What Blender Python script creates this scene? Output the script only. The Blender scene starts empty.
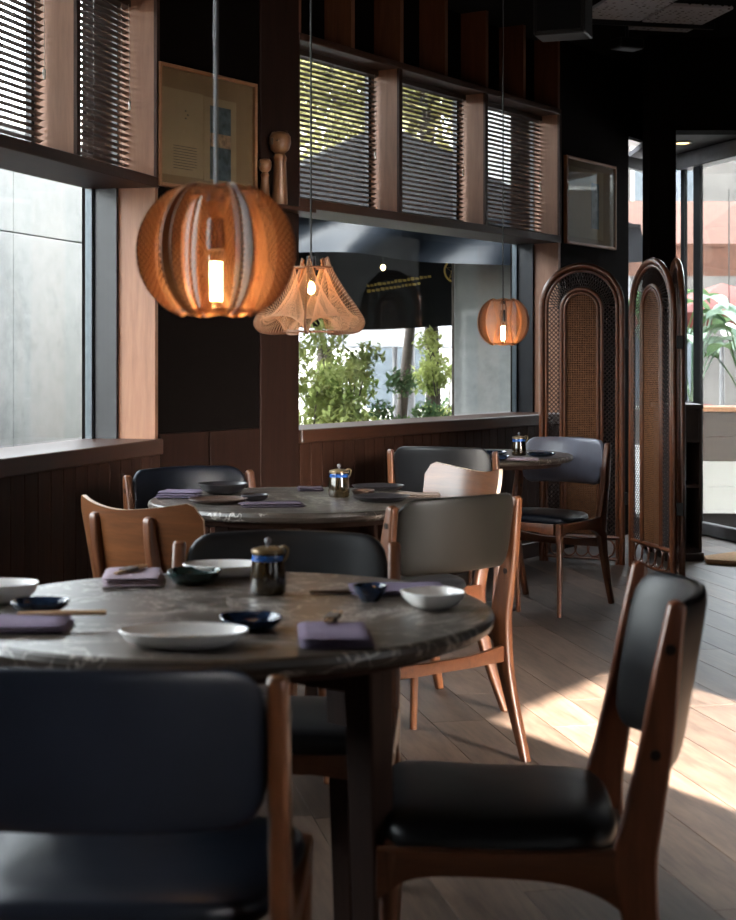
import bpy, bmesh, math, random
from mathutils import Vector, Matrix
random.seed(7)
C = bpy.context.scene.collection
SC = bpy.context.scene
PI = math.pi

# ------------------------------------------------------------------ camera, sky, sun, exposure
F = 1550.0          # focal length in pixels of the 736 x 920 frame
HZ = 358.0          # horizon row
H = 1.2             # eye height
cam = bpy.data.cameras.new('camera')
cam.sensor_fit = 'HORIZONTAL'
cam.sensor_width = 36.0
cam.lens = 36.0 * F / 736.0
cam.shift_y = -(460.0 - HZ) / 736.0
cam.clip_start = 0.05
cam.dof.use_dof = True
cam.dof.focus_distance = 6.6
cam.dof.aperture_fstop = 7.2
camo = bpy.data.objects.new('camera', cam)
camo.location = (0, 0, H)
camo.rotation_euler = (PI / 2, 0, 0)
C.objects.link(camo)
SC.camera = camo

world = bpy.data.worlds.new('sky')
SC.world = world
world.use_nodes = True
wn = world.node_tree
wn.nodes.clear()
wo = wn.nodes.new('ShaderNodeOutputWorld')
wb = wn.nodes.new('ShaderNodeBackground')
sk = wn.nodes.new('ShaderNodeTexSky')
sk.sky_type = 'NISHITA'
sk.sun_disc = False
sk.sun_elevation = math.radians(26)
sk.sun_rotation = math.radians(150)
sk.air_density = 1.0
sk.dust_density = 4.0
hs = wn.nodes.new('ShaderNodeHueSaturation')
hs.inputs['Saturation'].default_value = 0.22
wn.links.new(sk.outputs[0], hs.inputs['Color'])
wn.links.new(hs.outputs[0], wb.inputs['Color'])
wb.inputs['Strength'].default_value = 4.8
wn.links.new(wb.outputs[0], wo.inputs['Surface'])

SUN_AZ = Vector((0.486, -0.874, 0.0)).normalized()
SUN_DIR = Vector((SUN_AZ.x, SUN_AZ.y, 0.48)).normalized()     # towards the sun
sl = bpy.data.lights.new('sun', 'SUN')
sl.energy = 125.0
sl.angle = math.radians(0.55)
sl.color = (1.0, 0.95, 0.87)
slo = bpy.data.objects.new('sun', sl)
slo.rotation_euler = SUN_DIR.to_track_quat('Z', 'Y').to_euler()
slo.location = (6, -8, 8)
C.objects.link(slo)

SC.view_settings.view_transform = 'Standard'
SC.view_settings.look = 'None'
SC.view_settings.gamma = 1.0
SC.view_settings.use_curve_mapping = False
SC.view_settings.exposure = 0.22
SC.cycles.use_denoising = True
SC.cycles.max_bounces = 8
SC.cycles.transparent_max_bounces = 24
SC.cycles.caustics_reflective = False
SC.cycles.caustics_refractive = False
SC.cycles.sample_clamp_indirect = 6.0

# ------------------------------------------------------------------ helpers
def at(px, py, Y):
    return Vector(((px - 368.0) / F * Y, Y, H - (py - HZ) / F * Y))

def on_plane(px, py, z):
    Y = (H - z) * F / (py - HZ)
    return Vector(((px - 368.0) / F * Y, Y, z))

def mesh_obj(name, me, mat=None, parent=None):
    o = bpy.data.objects.new(name, me)
    C.objects.link(o)
    if mat is not None and len(me.materials) == 0:
        me.materials.append(mat)
    if parent is not None:
        o.parent = parent
    return o

def tag(o, label=None, cat=None, group=None, kind=None):
    if label: o['label'] = label
    if cat: o['category'] = cat
    if group: o['group'] = group
    if kind: o['kind'] = kind
    return o

def empty(name, loc=(0, 0, 0), rz=0.0, label=None, cat=None, group=None, kind=None):
    o = bpy.data.objects.new(name, None)
    C.objects.link(o)
    o.location = loc
    o.rotation_euler = (0, 0, rz)
    o.empty_display_size = 0.1
    return tag(o, label, cat, group, kind)

def copy_tree(o, parent=None):
    c = o.copy()
    C.objects.link(c)
    if parent is not None:
        c.parent = parent
    for ch in [x for x in ALLCH.get(o.name, [])]:
        register(copy_tree(ch, c), c)
    return c

ALLCH = {}
def register(child, parent):
    ALLCH.setdefault(parent.name, []).append(child)

class MB:
    """collects shapes into one bmesh"""
    def __init__(self):
        self.bm = bmesh.new()
    def _add(self, verts, faces):
        vs = [self.bm.verts.new(v) for v in verts]
        for f in faces:
            try:
                self.bm.faces.new([vs[i] for i in f])
            except ValueError:
                pass
        return vs
    def box(self, lo, hi, M=None):
        x0, y0, z0 = lo; x1, y1, z1 = hi
        v = [Vector(p) for p in ((x0,y0,z0),(x1,y0,z0),(x1,y1,z0),(x0,y1,z0),(x0,y0,z1),(x1,y0,z1),(x1,y1,z1),(x0,y1,z1))]
        if M is not None: v = [M @ p for p in v]
        self._add(v, ((0,3,2,1),(4,5,6,7),(0,1,5,4),(1,2,6,5),(2,3,7,6),(3,0,4,7)))
        return self
    def cbox(self, lo, hi, c, M=None):
        """box with chamfered long edges on the +-faces (24 verts)"""
        x0, y0, z0 = lo; x1, y1, z1 = hi
        pts = []
        for sx, sy, sz in ((0,0,0),(1,0,0),(1,1,0),(0,1,0),(0,0,1),(1,0,1),(1,1,1),(0,1,1)):
            X = (x0, x1)[sx]; Y = (y0, y1)[sy]; Z = (z0, z1)[sz]
            dx = c if sx == 0 else -c; dy = c if sy == 0 else -c; dz = c if sz == 0 else -c
            pts.append(((X, Y + dy, Z + dz), (X + dx, Y, Z + dz), (X + dx, Y + dy, Z)))
        vs = [[Vector(q) for q in p] for p in pts]
        if M is not None: vs = [[M @ q for q in p] for p in vs]
        flat = [q for p in vs for q in p]
        ix = lambda k, a: k * 3 + a
        quads = [[ix(0,2),ix(3,2),ix(2,2),ix(1,2)],[ix(4,2),ix(5,2),ix(6,2),ix(7,2)],
                 [ix(0,1),ix(1,1),ix(5,1),ix(4,1)],[ix(3,1),ix(7,1),ix(6,1),ix(2,1)],
                 [ix(0,0),ix(4,0),ix(7,0),ix(3,0)],[ix(1,0),ix(2,0),ix(6,0),ix(5,0)]]
        for a, b, p, q in ((0,1,2,1),(3,2,2,1),(4,5,2,1),(7,6,2,1)):
            quads.append([ix(a,p), ix(b,p), ix(b,q), ix(a,q)])
        for a, b in ((0,3),(1,2),(4,7),(5,6)):
            quads.append([ix(a,2), ix(b,2), ix(b,0), ix(a,0)])
        for a, b in ((0,4),(1,5),(2,6),(3,7)):
            quads.append([ix(a,0), ix(b,0), ix(b,1), ix(a,1)])
        for k in range(8):
            quads.append([ix(k,0), ix(k,1), ix(k,2)])
        self._add(flat, quads)
        return self
    def tube(self, pts, rad, n=8, closed=False, caps=True, flat=1.0):
        pts = [Vector(p) for p in pts]
        if not hasattr(rad, '__len__'): rad = [rad] * len(pts)
        rings = []
        N = len(pts)
        up = None
        for i, p in enumerate(pts):
            a = pts[i - 1] if (i > 0 or closed) else p
            b = pts[(i + 1) % N] if (i < N - 1 or closed) else p
            t = (b - a)
            if t.length < 1e-9: t = Vector((0, 0, 1))
            t.normalize()
            if up is None:
                up = Vector((0, 0, 1)) if abs(t.z) < 0.9 else Vector((0, 1, 0))
            s = t.cross(up)
            if s.length < 1e-6:
                s = t.cross(Vector((1, 0, 0)))
            s.normalize()
            w = s.cross(t).normalized()
            up = w
            rings.append([self.bm.verts.new(p + s * math.cos(2*PI*k/n) * rad[i] + w * math.sin(2*PI*k/n) * rad[i] * flat) for k in range(n)])
        M = N if closed else N - 1
        for i in range(M):
            r0, r1 = rings[i], rings[(i + 1) % N]
            for k in range(n):
                self.bm.faces.new((r0[k], r0[(k+1) % n], r1[(k+1) % n], r1[k]))
        if caps and not closed:
            self.bm.faces.new(rings[0][::-1])
            self.bm.faces.new(rings[-1])
        return self
    def lathe(self, prof, n=32, plan=None, c=(0, 0, 0), cap=True):
        c = Vector(c)
        rings = []
        for r, z in prof:
            ring = []
            for k in range(n):
                a = 2 * PI * k / n
                s = plan(a) if plan else (1.0, 1.0)
                ring.append(self.bm.verts.new(c + Vector((r * s[0] * math.cos(a), r * s[1] * math.sin(a), z))))
            rings.append(ring)
        for i in range(len(rings) - 1):
            for k in range(n):
                self.bm.faces.new((rings[i][k], rings[i][(k+1) % n], rings[i+1][(k+1) % n], rings[i+1][k]))
        if cap:
            self.bm.faces.new(rings[0][::-1])
            self.bm.faces.new(rings[-1])
        return self
    def grid(self, fn, nu, nv, closed_u=False):
        vs = [[self.bm.verts.new(fn(i / nu, j / nv)) for j in range(nv + 1)] for i in range(nu + (0 if closed_u else 1))]
        for i in range(nu):
            i2 = (i + 1) % nu if closed_u else i + 1
            for j in range(nv):
                self.bm.faces.new((vs[i][j], vs[i2][j], vs[i2][j+1], vs[i][j+1]))
        return vs
    def plate(self, poly, t, axis='x', c=0.0, bevel=0.0, seg=2):
        """poly of (a, b); extruded by t around c along the axis ('x': a=y,b=z; 'y': a=x,b=z; 'z': a=x,b=y)"""
        def P(a, b, d):
            return {'x': (d, a, b), 'y': (a, d, b), 'z': (a, b, d)}[axis]
        bm2 = bmesh.new()
        v0 = [bm2.verts.new(P(a, b, c - t / 2)) for a, b in poly]
        v1 = [bm2.verts.new(P(a, b, c + t / 2)) for a, b in poly]
        n = len(poly)
        f0 = bm2.faces.new(v0); f1 = bm2.faces.new(v1[::-1])
        for k in range(n):
            bm2.faces.new((v0[k], v1[k], v1[(k+1) % n], v0[(k+1) % n]))
        bmesh.ops.recalc_face_normals(bm2, faces=bm2.faces)
        if bevel > 0:
            edges = list(set(list(f0.edges) + list(f1.edges)))
            bmesh.ops.bevel(bm2, geom=edges, offset=bevel, segments=seg, profile=0.6, affect='EDGES', clamp_overlap=True)
        me = bpy.data.meshes.new('tmp')
        bm2.to_mesh(me); bm2.free()
        self.bm.from_mesh(me)
        bpy.data.meshes.remove(me)
        return self
    def transform(self, M):
        bmesh.ops.transform(self.bm, matrix=M, verts=self.bm.verts)
        return self
    def mesh(self, name, mat, smooth=35, normals=True):
        if normals:
            bmesh.ops.recalc_face_normals(self.bm, faces=self.bm.faces)
        me = bpy.data.meshes.new(name)
        self.bm.to_mesh(me)
        self.bm.free()
        if smooth:
            me.shade_smooth()
            try:
                me.set_sharp_from_angle(angle=math.radians(smooth))
            except Exception:
                pass
        if mat is not None:
            me.materials.append(mat)
        return me
    def build(self, name, mat, parent=None, smooth=35, normals=True):
        o = mesh_obj(name, self.mesh(name, mat, smooth, normals), None, parent)
        if parent is not None:
            register(o, parent)
        return o

def part(me, name, parent, loc=(0, 0, 0), rot=(0, 0, 0), scale=None):
    o = bpy.data.objects.new(name, me)
    C.objects.link(o)
    o.parent = parent
    o.location = loc
    o.rotation_euler = rot
    if scale: o.scale = scale
    register(o, parent)
    return o

def cr(pts, n):
    """Catmull-Rom through pts, n samples per span"""
    pts = [Vector(p) for p in pts]
    out = []
    for i in range(len(pts) - 1):
        p0 = pts[max(i - 1, 0)]; p1 = pts[i]; p2 = pts[i + 1]; p3 = pts[min(i + 2, len(pts) - 1)]
        for k in range(n):
            t = k / n
            out.append(0.5 * ((2*p1) + (-p0 + p2)*t + (2*p0 - 5*p1 + 4*p2 - p3)*t*t + (-p0 + 3*p1 - 3*p2 + p3)*t*t*t))
    out.append(pts[-1])
    return out

# ------------------------------------------------------------------ materials
def new_mat(name):
    m = bpy.data.materials.new(name)
    m.use_nodes = True
    nt = m.node_tree
    b = nt.nodes['Principled BSDF']
    return m, nt, b

def ramp(nt, fac, stops):
    r = nt.nodes.new('ShaderNodeValToRGB')
    e = r.color_ramp.elements
    while len(e) < len(stops): e.new(0.5)
    for i, (p, c) in enumerate(stops):
        e[i].position = p
        e[i].color = (c[0], c[1], c[2], 1)
    nt.links.new(fac, r.inputs['Fac'])
    return r.outputs['Color']

def coords(nt, scale=(1, 1, 1), rot=(0, 0, 0), kind='Object'):
    tc = nt.nodes.new('ShaderNodeTexCoord')
    mp = nt.nodes.new('ShaderNodeMapping')
    mp.inputs['Scale'].default_value = scale
    mp.inputs['Rotation'].default_value = rot
    nt.links.new(tc.outputs[kind], mp.inputs['Vector'])
    return mp.outputs['Vector']

def noise(nt, vec, scale=5, detail=4, rough=0.55, dist=0.0):
    n = nt.nodes.new('ShaderNodeTexNoise')
    n.inputs['Scale'].default_value = scale
    n.inputs['Detail'].default_value = detail
    n.inputs['Roughness'].default_value = rough
    n.inputs['Distortion'].default_value = dist
    if vec is not None: nt.links.new(vec, n.inputs['Vector'])
    return n.outputs['Fac']

def bump(nt, b, fac, strength=0.2, dist=0.01):
    bp = nt.nodes.new('ShaderNodeBump')
    bp.inputs['Strength'].default_value = strength
    bp.inputs['Distance'].default_value = dist
    nt.links.new(fac, bp.inputs['Height'])
    nt.links.new(bp.outputs['Normal'], b.inputs['Normal'])

def plain(name, col, rough=0.5, metal=0.0, var=0.12, scale=14, spec=0.5, bmp=0.0, coat=0.0):
    m, nt, b = new_mat(name)
    v = coords(nt)
    f = noise(nt, v, scale, 4)
    lo = tuple(max(0, c * (1 - var)) for c in col); hi = tuple(min(1, c * (1 + var)) for c in col)
    nt.links.new(ramp(nt, f, [(0.3, lo), (0.7, hi)]), b.inputs['Base Color'])
    b.inputs['Roughness'].default_value = rough
    b.inputs['Metallic'].default_value = metal
    b.inputs['Specular IOR Level'].default_value = spec
    b.inputs['Coat Weight'].default_value = coat
    if bmp: bump(nt, b, f, bmp, 0.004)
    return m

def wood(name, dark, light, scale=(3, 3, 40), rough=0.4, coat=0.0, tint=0.0, kind='Object', bmp=0.08, stretch=1.0, spec=0.5):
    """grain runs along the axis with the small scale value"""
    m, nt, b = new_mat(name)
    v = coords(nt, scale, kind=kind)
    f1 = noise(nt, v, 1.0 * stretch, 6, 0.6, 1.2)
    f2 = noise(nt, v, 5.0 * stretch, 3, 0.7)
    mx = nt.nodes.new('ShaderNodeMix')
    mx.data_type = 'FLOAT'
    mx.inputs[0].default_value = 0.35
    nt.links.new(f1, mx.inputs[2]); nt.links.new(f2, mx.inputs[3])
    fac = mx.outputs[0]
    col = ramp(nt, fac, [(0.32, dark), (0.68, light)])
    if tint > 0:
        oi = nt.nodes.new('ShaderNodeObjectInfo')
        hsv = nt.nodes.new('ShaderNodeHueSaturation')
        mr = nt.nodes.new('ShaderNodeMapRange')
        mr.inputs['To Min'].default_value = 1 - tint
        mr.inputs['To Max'].default_value = 1 + tint
        nt.links.new(oi.outputs['Random'], mr.inputs['Value'])
        nt.links.new(mr.outputs['Result'], hsv.inputs['Value'])
        nt.links.new(col, hsv.inputs['Color'])
        col = hsv.outputs['Color']
    nt.links.new(col, b.inputs['Base Color'])
    b.inputs['Roughness'].default_value = rough
    b.inputs['Specular IOR Level'].default_value = spec
    b.inputs['Coat Weight'].default_value = coat
    b.inputs['Coat Roughness'].default_value = 0.25
    bump(nt, b, fac, bmp, 0.003)
    return m

M = {}
M['teak'] = wood('teak', (0.066, 0.0205, 0.008), (0.155, 0.054, 0.020), (26, 26, 3), 0.36, 0.12)
M['teak_dark'] = wood('teak_dark', (0.105, 0.030, 0.0125), (0.225, 0.068, 0.028), (26, 26, 3), 0.33, 0.3)
M['teak_h'] = wood('teak_rail', (0.066, 0.020, 0.008), (0.150, 0.050, 0.019), (26, 3, 26), 0.36, 0.15)
M['plywood'] = wood('plywood', (0.058, 0.019, 0.007), (0.165, 0.060, 0.021), (2, 2, 22), 0.3, 0.35)
M['ply_edge'] = plain('ply_edge', (0.62, 0.47, 0.34), 0.45)
M['wainscot'] = wood('wainscot', (0.020, 0.0075, 0.0042), (0.046, 0.0175, 0.0095), (18, 18, 1.6), 0.6, 0.0, 0.18, spec=0.15)
M['wood_sill'] = wood('sill_wood', (0.032, 0.0115, 0.0055), (0.064, 0.024, 0.012), (2, 20, 20), 0.38)
M['wood_dark'] = wood('dark_wood', (0.030, 0.012, 0.007), (0.060, 0.024, 0.014), (2, 20, 20), 0.5, spec=0.25)
M['wood_jamb'] = wood('jamb_wood', (0.19, 0.082, 0.042), (0.31, 0.145, 0.078), (14, 14, 1.4), 0.5)
M['wood_fin'] = wood('fin_wood', (0.10, 0.037, 0.018), (0.19, 0.074, 0.036), (14, 14, 1.4), 0.5)
M['pillar'] = wood('pillar_wood', (0.011, 0.0045, 0.003), (0.022, 0.009, 0.006), (18, 18, 1.4), 0.6, spec=0.12)
M['table_leg'] = wood('table_leg_wood', (0.016, 0.007, 0.005), (0.038, 0.016, 0.010), (24, 24, 2), 0.65, spec=0.2)
M['frame_wood'] = wood('frame_wood', (0.22, 0.095, 0.04), (0.35, 0.17, 0.08), (12, 12, 12), 0.5)
M['doll_wood'] = wood('doll_wood', (0.16, 0.072, 0.03), (0.25, 0.12, 0.053), (10, 10, 3), 0.4)
M['plank'] = wood('oak_plank', (0.028, 0.0175, 0.012), (0.125, 0.082, 0.058), (1.1, 9, 9), 0.5, 0.0, 0.42, bmp=0.25, stretch=1.1, spec=0.3)
M['black_wall'] = plain('black_wall', (0.0050, 0.0036, 0.0032), 0.9, bmp=0.05, spec=0.03)
M['ceiling'] = plain('dark_ceiling', (0.006, 0.005, 0.0045), 0.9, spec=0.08)
M['soffit'] = plain('soffit_paint', (0.075, 0.075, 0.082), 0.7)
M['metal_black'] = plain('black_metal', (0.012, 0.013, 0.016), 0.35, 0.3)
M['metal_frame'] = plain('window_metal', (0.06, 0.075, 0.085), 0.35, 0.5)
M['metal_grey'] = plain('grey_metal', (0.18, 0.18, 0.19), 0.4, 0.6)
M['slat'] = plain('slat_metal', (0.055, 0.036, 0.028), 0.38, 0.2)
M['brass'] = plain('brass', (0.55, 0.36, 0.14), 0.3, 0.9)
M['gold_glaze'] = plain('gold_glaze', (0.17, 0.115, 0.055), 0.3, 0.4)
M['screw'] = plain('screw_plug', (0.012, 0.006, 0.004), 0.3)
M['cord'] = plain('black_cord', (0.012, 0.012, 0.012), 0.6)
M['cord_grey'] = plain('grey_cord', (0.20, 0.20, 0.21), 0.5)
M['blind_cord'] = plain('blind_cord', (0.5, 0.42, 0.36), 0.7)
M['white_cer'] = plain('white_ceramic', (0.82, 0.81, 0.79), 0.22, var=0.03, coat=0.4)
M['blue_cer'] = plain('blue_ceramic', (0.010, 0.022, 0.05), 0.16, var=0.5, scale=30, coat=0.5)
M['green_cer'] = plain('green_ceramic', (0.018, 0.036, 0.034), 0.25, var=0.4, scale=30, coat=0.4)
M['brown_cer'] = plain('brown_ceramic', (0.075, 0.045, 0.033), 0.35, var=0.3, scale=30)
M['black_cer'] = plain('black_ceramic', (0.02, 0.018, 0.02), 0.3, var=0.3)
M['jug_glaze'] = plain('jug_glaze', (0.022, 0.014, 0.006), 0.12, var=0.6, scale=40, coat=0.6)
M['jug_blue'] = plain('jug_blue', (0.018, 0.08, 0.30), 0.15, var=0.5, scale=60, coat=0.6)
M['napkin'] = plain('napkin_cloth', (0.165, 0.132, 0.19), 0.9, var=0.1, scale=200, bmp=0.25, spec=0.1)
M['napkin_pale'] = plain('napkin_mauve', (0.33, 0.26, 0.30), 0.9, var=0.1, scale=200, bmp=0.25, spec=0.1)
M['napkin_dark'] = plain('napkin_plum', (0.085, 0.065, 0.085), 0.9, var=0.1, scale=200, bmp=0.25, spec=0.1)
M['napkin_tan'] = plain('napkin_taupe', (0.30, 0.23, 0.19), 0.9, var=0.1, scale=200, bmp=0.25, spec=0.1)
M['chopstick'] = wood('chopstick_wood', (0.42, 0.25, 0.13), (0.60, 0.40, 0.23), (3, 40, 40), 0.5)
M['chop_dark'] = plain('chopstick_dark', (0.05, 0.03, 0.022), 0.4)
M['sleeve'] = plain('paper_sleeve', (0.10, 0.075, 0.06), 0.8)
M['rattan'] = wood('rattan', (0.085, 0.024, 0.009), (0.19, 0.058, 0.021), (8, 8, 8), 0.28, 0.4)
M['lattice'] = plain('rattan_lattice', (0.022, 0.008, 0.0045), 0.6, var=0.35, spec=0.25)
M['cane'] = plain('cane', (0.17, 0.068, 0.027), 0.65, var=0.3, scale=40, spec=0.2)
M['paper'] = plain('paper', (0.29, 0.195, 0.115), 0.9, var=0.04)
M['mat_board'] = plain('mat_board', (0.21, 0.125, 0.065), 0.9, var=0.05)
M['ink'] = plain('ink', (0.10, 0.07, 0.05), 0.9)
M['ink_photo'] = plain('photo_print', (0.055, 0.07, 0.085), 0.6, var=0.7, scale=22)
M['skin_tone'] = plain('photo_warm', (0.30, 0.17, 0.10), 0.6, var=0.5, scale=40)
M['doormat'] = plain('doormat', (0.42, 0.24, 0.11), 0.95, var=0.25, scale=90, bmp=0.5)
M['asphalt'] = plain('paving', (0.42, 0.41, 0.40), 0.85, var=0.12, scale=3, bmp=0.1)
M['canopy'] = plain('canopy_fabric', (0.010, 0.010, 0.011), 0.85, var=0.15, scale=6, spec=0.1)
M['canopy_sheen'] = plain('canopy_sheen', (0.012, 0.016, 0.022), 0.36, var=0.15, scale=6, spec=0.35)
M['grey_canopy'] = plain('grey_canopy', (0.30, 0.31, 0.33), 0.8)
M['gold_print'] = plain('gold_print', (0.45, 0.30, 0.06), 0.6)
M['bark'] = plain('bark', (0.050, 0.038, 0.030), 0.9, var=0.4, bmp=0.5)
M['facade'] = plain('pale_facade', (0.34, 0.335, 0.32), 0.9, var=0.06, scale=2)
M['facade_warm'] = plain('warm_facade', (0.040, 0.037, 0.035), 0.9, var=0.3, scale=2)
M['red_fabric'] = plain('red_fabric', (0.15, 0.036, 0.028), 0.85)
M['terracotta'] = plain('terracotta_fabric', (0.075, 0.030, 0.017), 0.85, var=0.2)
M['planter_wood'] = wood('planter_wood', (0.022, 0.014, 0.010), (0.05, 0.032, 0.022), (3, 20, 20), 0.5)
M['dark_win'] = plain('dark_window', (0.05, 0.06, 0.07), 0.1)
M['shelf_box'] = wood('cabinet_wood', (0.022, 0.010, 0.007), (0.050, 0.022, 0.013), (18, 18, 2), 0.5)
M['speaker'] = plain('speaker_black', (0.016, 0.016, 0.018), 0.55)

def mat_leather(name, col, rough=0.36, spec=0.30):
    m, nt, b = new_mat(name)
    v = coords(nt)
    vo = nt.nodes.new('ShaderNodeTexVoronoi')
    vo.inputs['Scale'].default_value = 260
    nt.links.new(v, vo.inputs['Vector'])
    n1 = noise(nt, v, 6, 4)
    nt.links.new(ramp(nt, n1, [(0.3, tuple(c * 0.75 for c in col)), (0.75, tuple(c * 1.35 for c in col))]), b.inputs['Base Color'])
    rr = nt.nodes.new('ShaderNodeMapRange')
    rr.inputs['To Min'].default_value = rough - 0.06
    rr.inputs['To Max'].default_value = rough + 0.10
    nt.links.new(n1, rr.inputs['Value'])
    nt.links.new(rr.outputs[0], b.inputs['Roughness'])
    b.inputs['Specular IOR Level'].default_value = spec
    bump(nt, b, vo.outputs['Distance'], 0.10, 0.0008)
    return m
M['leather'] = mat_leather('black_leather', (0.0095, 0.0095, 0.0105), 0.38)
M['leather_blue'] = mat_leather('blue_black_leather', (0.0055, 0.0075, 0.013), 0.37, 0.24)
M['leather_lit'] = mat_leather('lit_blue_leather', (0.105, 0.112, 0.155), 0.34, 0.6)  # blue daylight on the far chair's backrest put into the leather colour
M['leather_olive'] = mat_leather('olive_black_leather', (0.014, 0.012, 0.009), 0.42)

def mat_marble():
    m, nt, b = new_mat('dark_marble')
    v = coords(nt)
    n1 = noise(nt, v, 3.2, 8, 0.6, 2.2)
    n2 = noise(nt, v, 9, 5, 0.6, 0.6)
    n3 = noise(nt, v, 1.7, 5, 0.55, 3.0)
    base = ramp(nt, n2, [(0.25, (0.026, 0.020, 0.016)), (0.75, (0.074, 0.057, 0.045))])
    vein = ramp(nt, n1, [(0.487, (0, 0, 0)), (0.5, (1, 1, 1)), (0.513, (0, 0, 0))])
    vein2 = ramp(nt, n3, [(0.493, (0, 0, 0)), (0.5, (1, 1, 1)), (0.507, (0, 0, 0))])
    ad = nt.nodes.new('ShaderNodeMix'); ad.data_type = 'RGBA'; ad.blend_type = 'ADD'
    ad.inputs[0].default_value = 1.0
    nt.links.new(vein, ad.inputs[6]); nt.links.new(vein2, ad.inputs[7])
    mx = nt.nodes.new('ShaderNodeMix'); mx.data_type = 'RGBA'
    nt.links.new(ad.outputs[2], mx.inputs[0])
    nt.links.new(base, mx.inputs[6])
    mx.inputs[7].default_value = (0.40, 0.36, 0.32, 1)
    nt.links.new(mx.outputs[2], b.inputs['Base Color'])
    b.inputs['Roughness'].default_value = 0.34
    return m
M['marble'] = mat_marble()

def mat_concrete():
    m, nt, b = new_mat('concrete')
    v = coords(nt)
    n1 = noise(nt, v, 1.2, 6, 0.6)
    n2 = noise(nt, v, 9, 6, 0.7)
    mx = nt.nodes.new('ShaderNodeMix'); mx.data_type = 'FLOAT'
    mx.inputs[0].default_value = 0.4
    nt.links.new(n1, mx.inputs[2]); nt.links.new(n2, mx.inputs[3])
    nt.links.new(ramp(nt, mx.outputs[0], [(0.33, (0.19, 0.20, 0.20)), (0.5, (0.29, 0.295, 0.29)), (0.7, (0.35, 0.35, 0.34))]), b.inputs['Base Color'])
    b.inputs['Roughness'].default_value = 0.9
    bump(nt, b, n2, 0.2, 0.01)
    return m
M['concrete'] = mat_concrete()

def mat_glass():
    m = bpy.data.materials.new('pane_glass')
    m.use_nodes = True
    nt = m.node_tree
    nt.nodes.clear()
    o = nt.nodes.new('ShaderNodeOutputMaterial')
    t = nt.nodes.new('ShaderNodeBsdfTransparent')
    t.inputs['Color'].default_value = (0.94, 0.96, 0.95, 1)
    g = nt.nodes.new('ShaderNodeBsdfGlossy')
    g.inputs['Roughness'].default_value = 0.02
    lw = nt.nodes.new('ShaderNodeLayerWeight')
    lw.inputs['Blend'].default_value = 0.5
    pw = nt.nodes.new('ShaderNodeMath'); pw.operation = 'POWER'
    nt.links.new(lw.outputs['Facing'], pw.inputs[0]); pw.inputs[1].default_value = 5.0
    fr = nt.nodes.new('ShaderNodeMath'); fr.operation = 'MULTIPLY_ADD'
    nt.links.new(pw.outputs[0], fr.inputs[0]); fr.inputs[1].default_value = 0.93; fr.inputs[2].default_value = 0.02
    mx = nt.nodes.new('ShaderNodeMixShader')
    nt.links.new(fr.outputs[0], mx.inputs[0])
    nt.links.new(t.outputs[0], mx.inputs[1])
    nt.links.new(g.outputs[0], mx.inputs[2])
    nt.links.new(mx.outputs[0], o.inputs['Surface'])
    return m
M['glass'] = mat_glass()

def mat_leaf(name, c1, c2):
    m = bpy.data.materials.new(name)
    m.use_nodes = True
    nt = m.node_tree
    nt.nodes.clear()
    o = nt.nodes.new('ShaderNodeOutputMaterial')
    v = coords(nt)
    f = noise(nt, v, 3.5, 4)
    col = ramp(nt, f, [(0.35, c1), (0.65, c2)])
    d = nt.nodes.new('ShaderNodeBsdfDiffuse')
    t = nt.nodes.new('ShaderNodeBsdfTranslucent')
    nt.links.new(col, d.inputs['Color']); nt.links.new(col, t.inputs['Color'])
    mx = nt.nodes.new('ShaderNodeMixShader')
    mx.inputs[0].default_value = 0.45
    nt.links.new(d.outputs[0], mx.inputs[1]); nt.links.new(t.outputs[0], mx.inputs[2])
    nt.links.new(mx.outputs[0], o.inputs['Surface'])
    return m
M['leaf'] = mat_leaf('shrub_leaf', (0.17, 0.235, 0.065), (0.46, 0.49, 0.20))
M['leaf_dark'] = mat_leaf('dark_leaf', (0.05, 0.10, 0.05), (0.15, 0.22, 0.10))
M['leaf_yellow'] = mat_leaf('yellow_leaf', (0.24, 0.24, 0.11), (0.50, 0.46, 0.23))
M['leaf_pale'] = mat_leaf('pale_leaf', (0.20, 0.30, 0.24), (0.45, 0.55, 0.45))
M['string'] = mat_leaf('lamp_string', (0.58, 0.34, 0.19), (0.74, 0.48, 0.30))
M['string_white'] = mat_leaf('lamp_string_pale', (0.72, 0.48, 0.30), (0.85, 0.62, 0.42))
M['rib'] = wood('lamp_rib', (0.15, 0.058, 0.020), (0.26, 0.105, 0.040), (10, 10, 10), 0.5)

def mat_emit(name, col, strength):
    m = bpy.data.materials.new(name)
    m.use_nodes = True
    nt = m.node_tree
    nt.nodes.clear()
    o = nt.nodes.new('ShaderNodeOutputMaterial')
    e = nt.nodes.new('ShaderNodeEmission')
    e.inputs['Color'].default_value = (*col, 1)
    e.inputs['Strength'].default_value = strength
    nt.links.new(e.outputs[0], o.inputs['Surface'])
    return m
M['filament'] = mat_emit('filament_glow', (1.0, 0.54, 0.21), 120.0)
M['small_bulb'] = mat_emit('small_bulb_glow', (1.0, 0.72, 0.35), 12.0)
M['downlight'] = mat_emit('downlight_glow', (1.0, 0.62, 0.25), 6.0)

def mat_perf():
    m, nt, b = new_mat('perforated_panel')
    v = coords(nt)
    vo = nt.nodes.new('ShaderNodeTexVoronoi')
    vo.inputs['Scale'].default_value = 26
    vo.inputs['Randomness'].default_value = 0.25
    nt.links.new(v, vo.inputs['Vector'])
    nt.links.new(ramp(nt, vo.outputs['Distance'], [(0.28, (0.02, 0.02, 0.022)), (0.36, (0.50, 0.52, 0.58))]), b.inputs['Base Color'])
    b.inputs['Roughness'].default_value = 0.6
    return m
M['perf'] = mat_perf()

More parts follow.
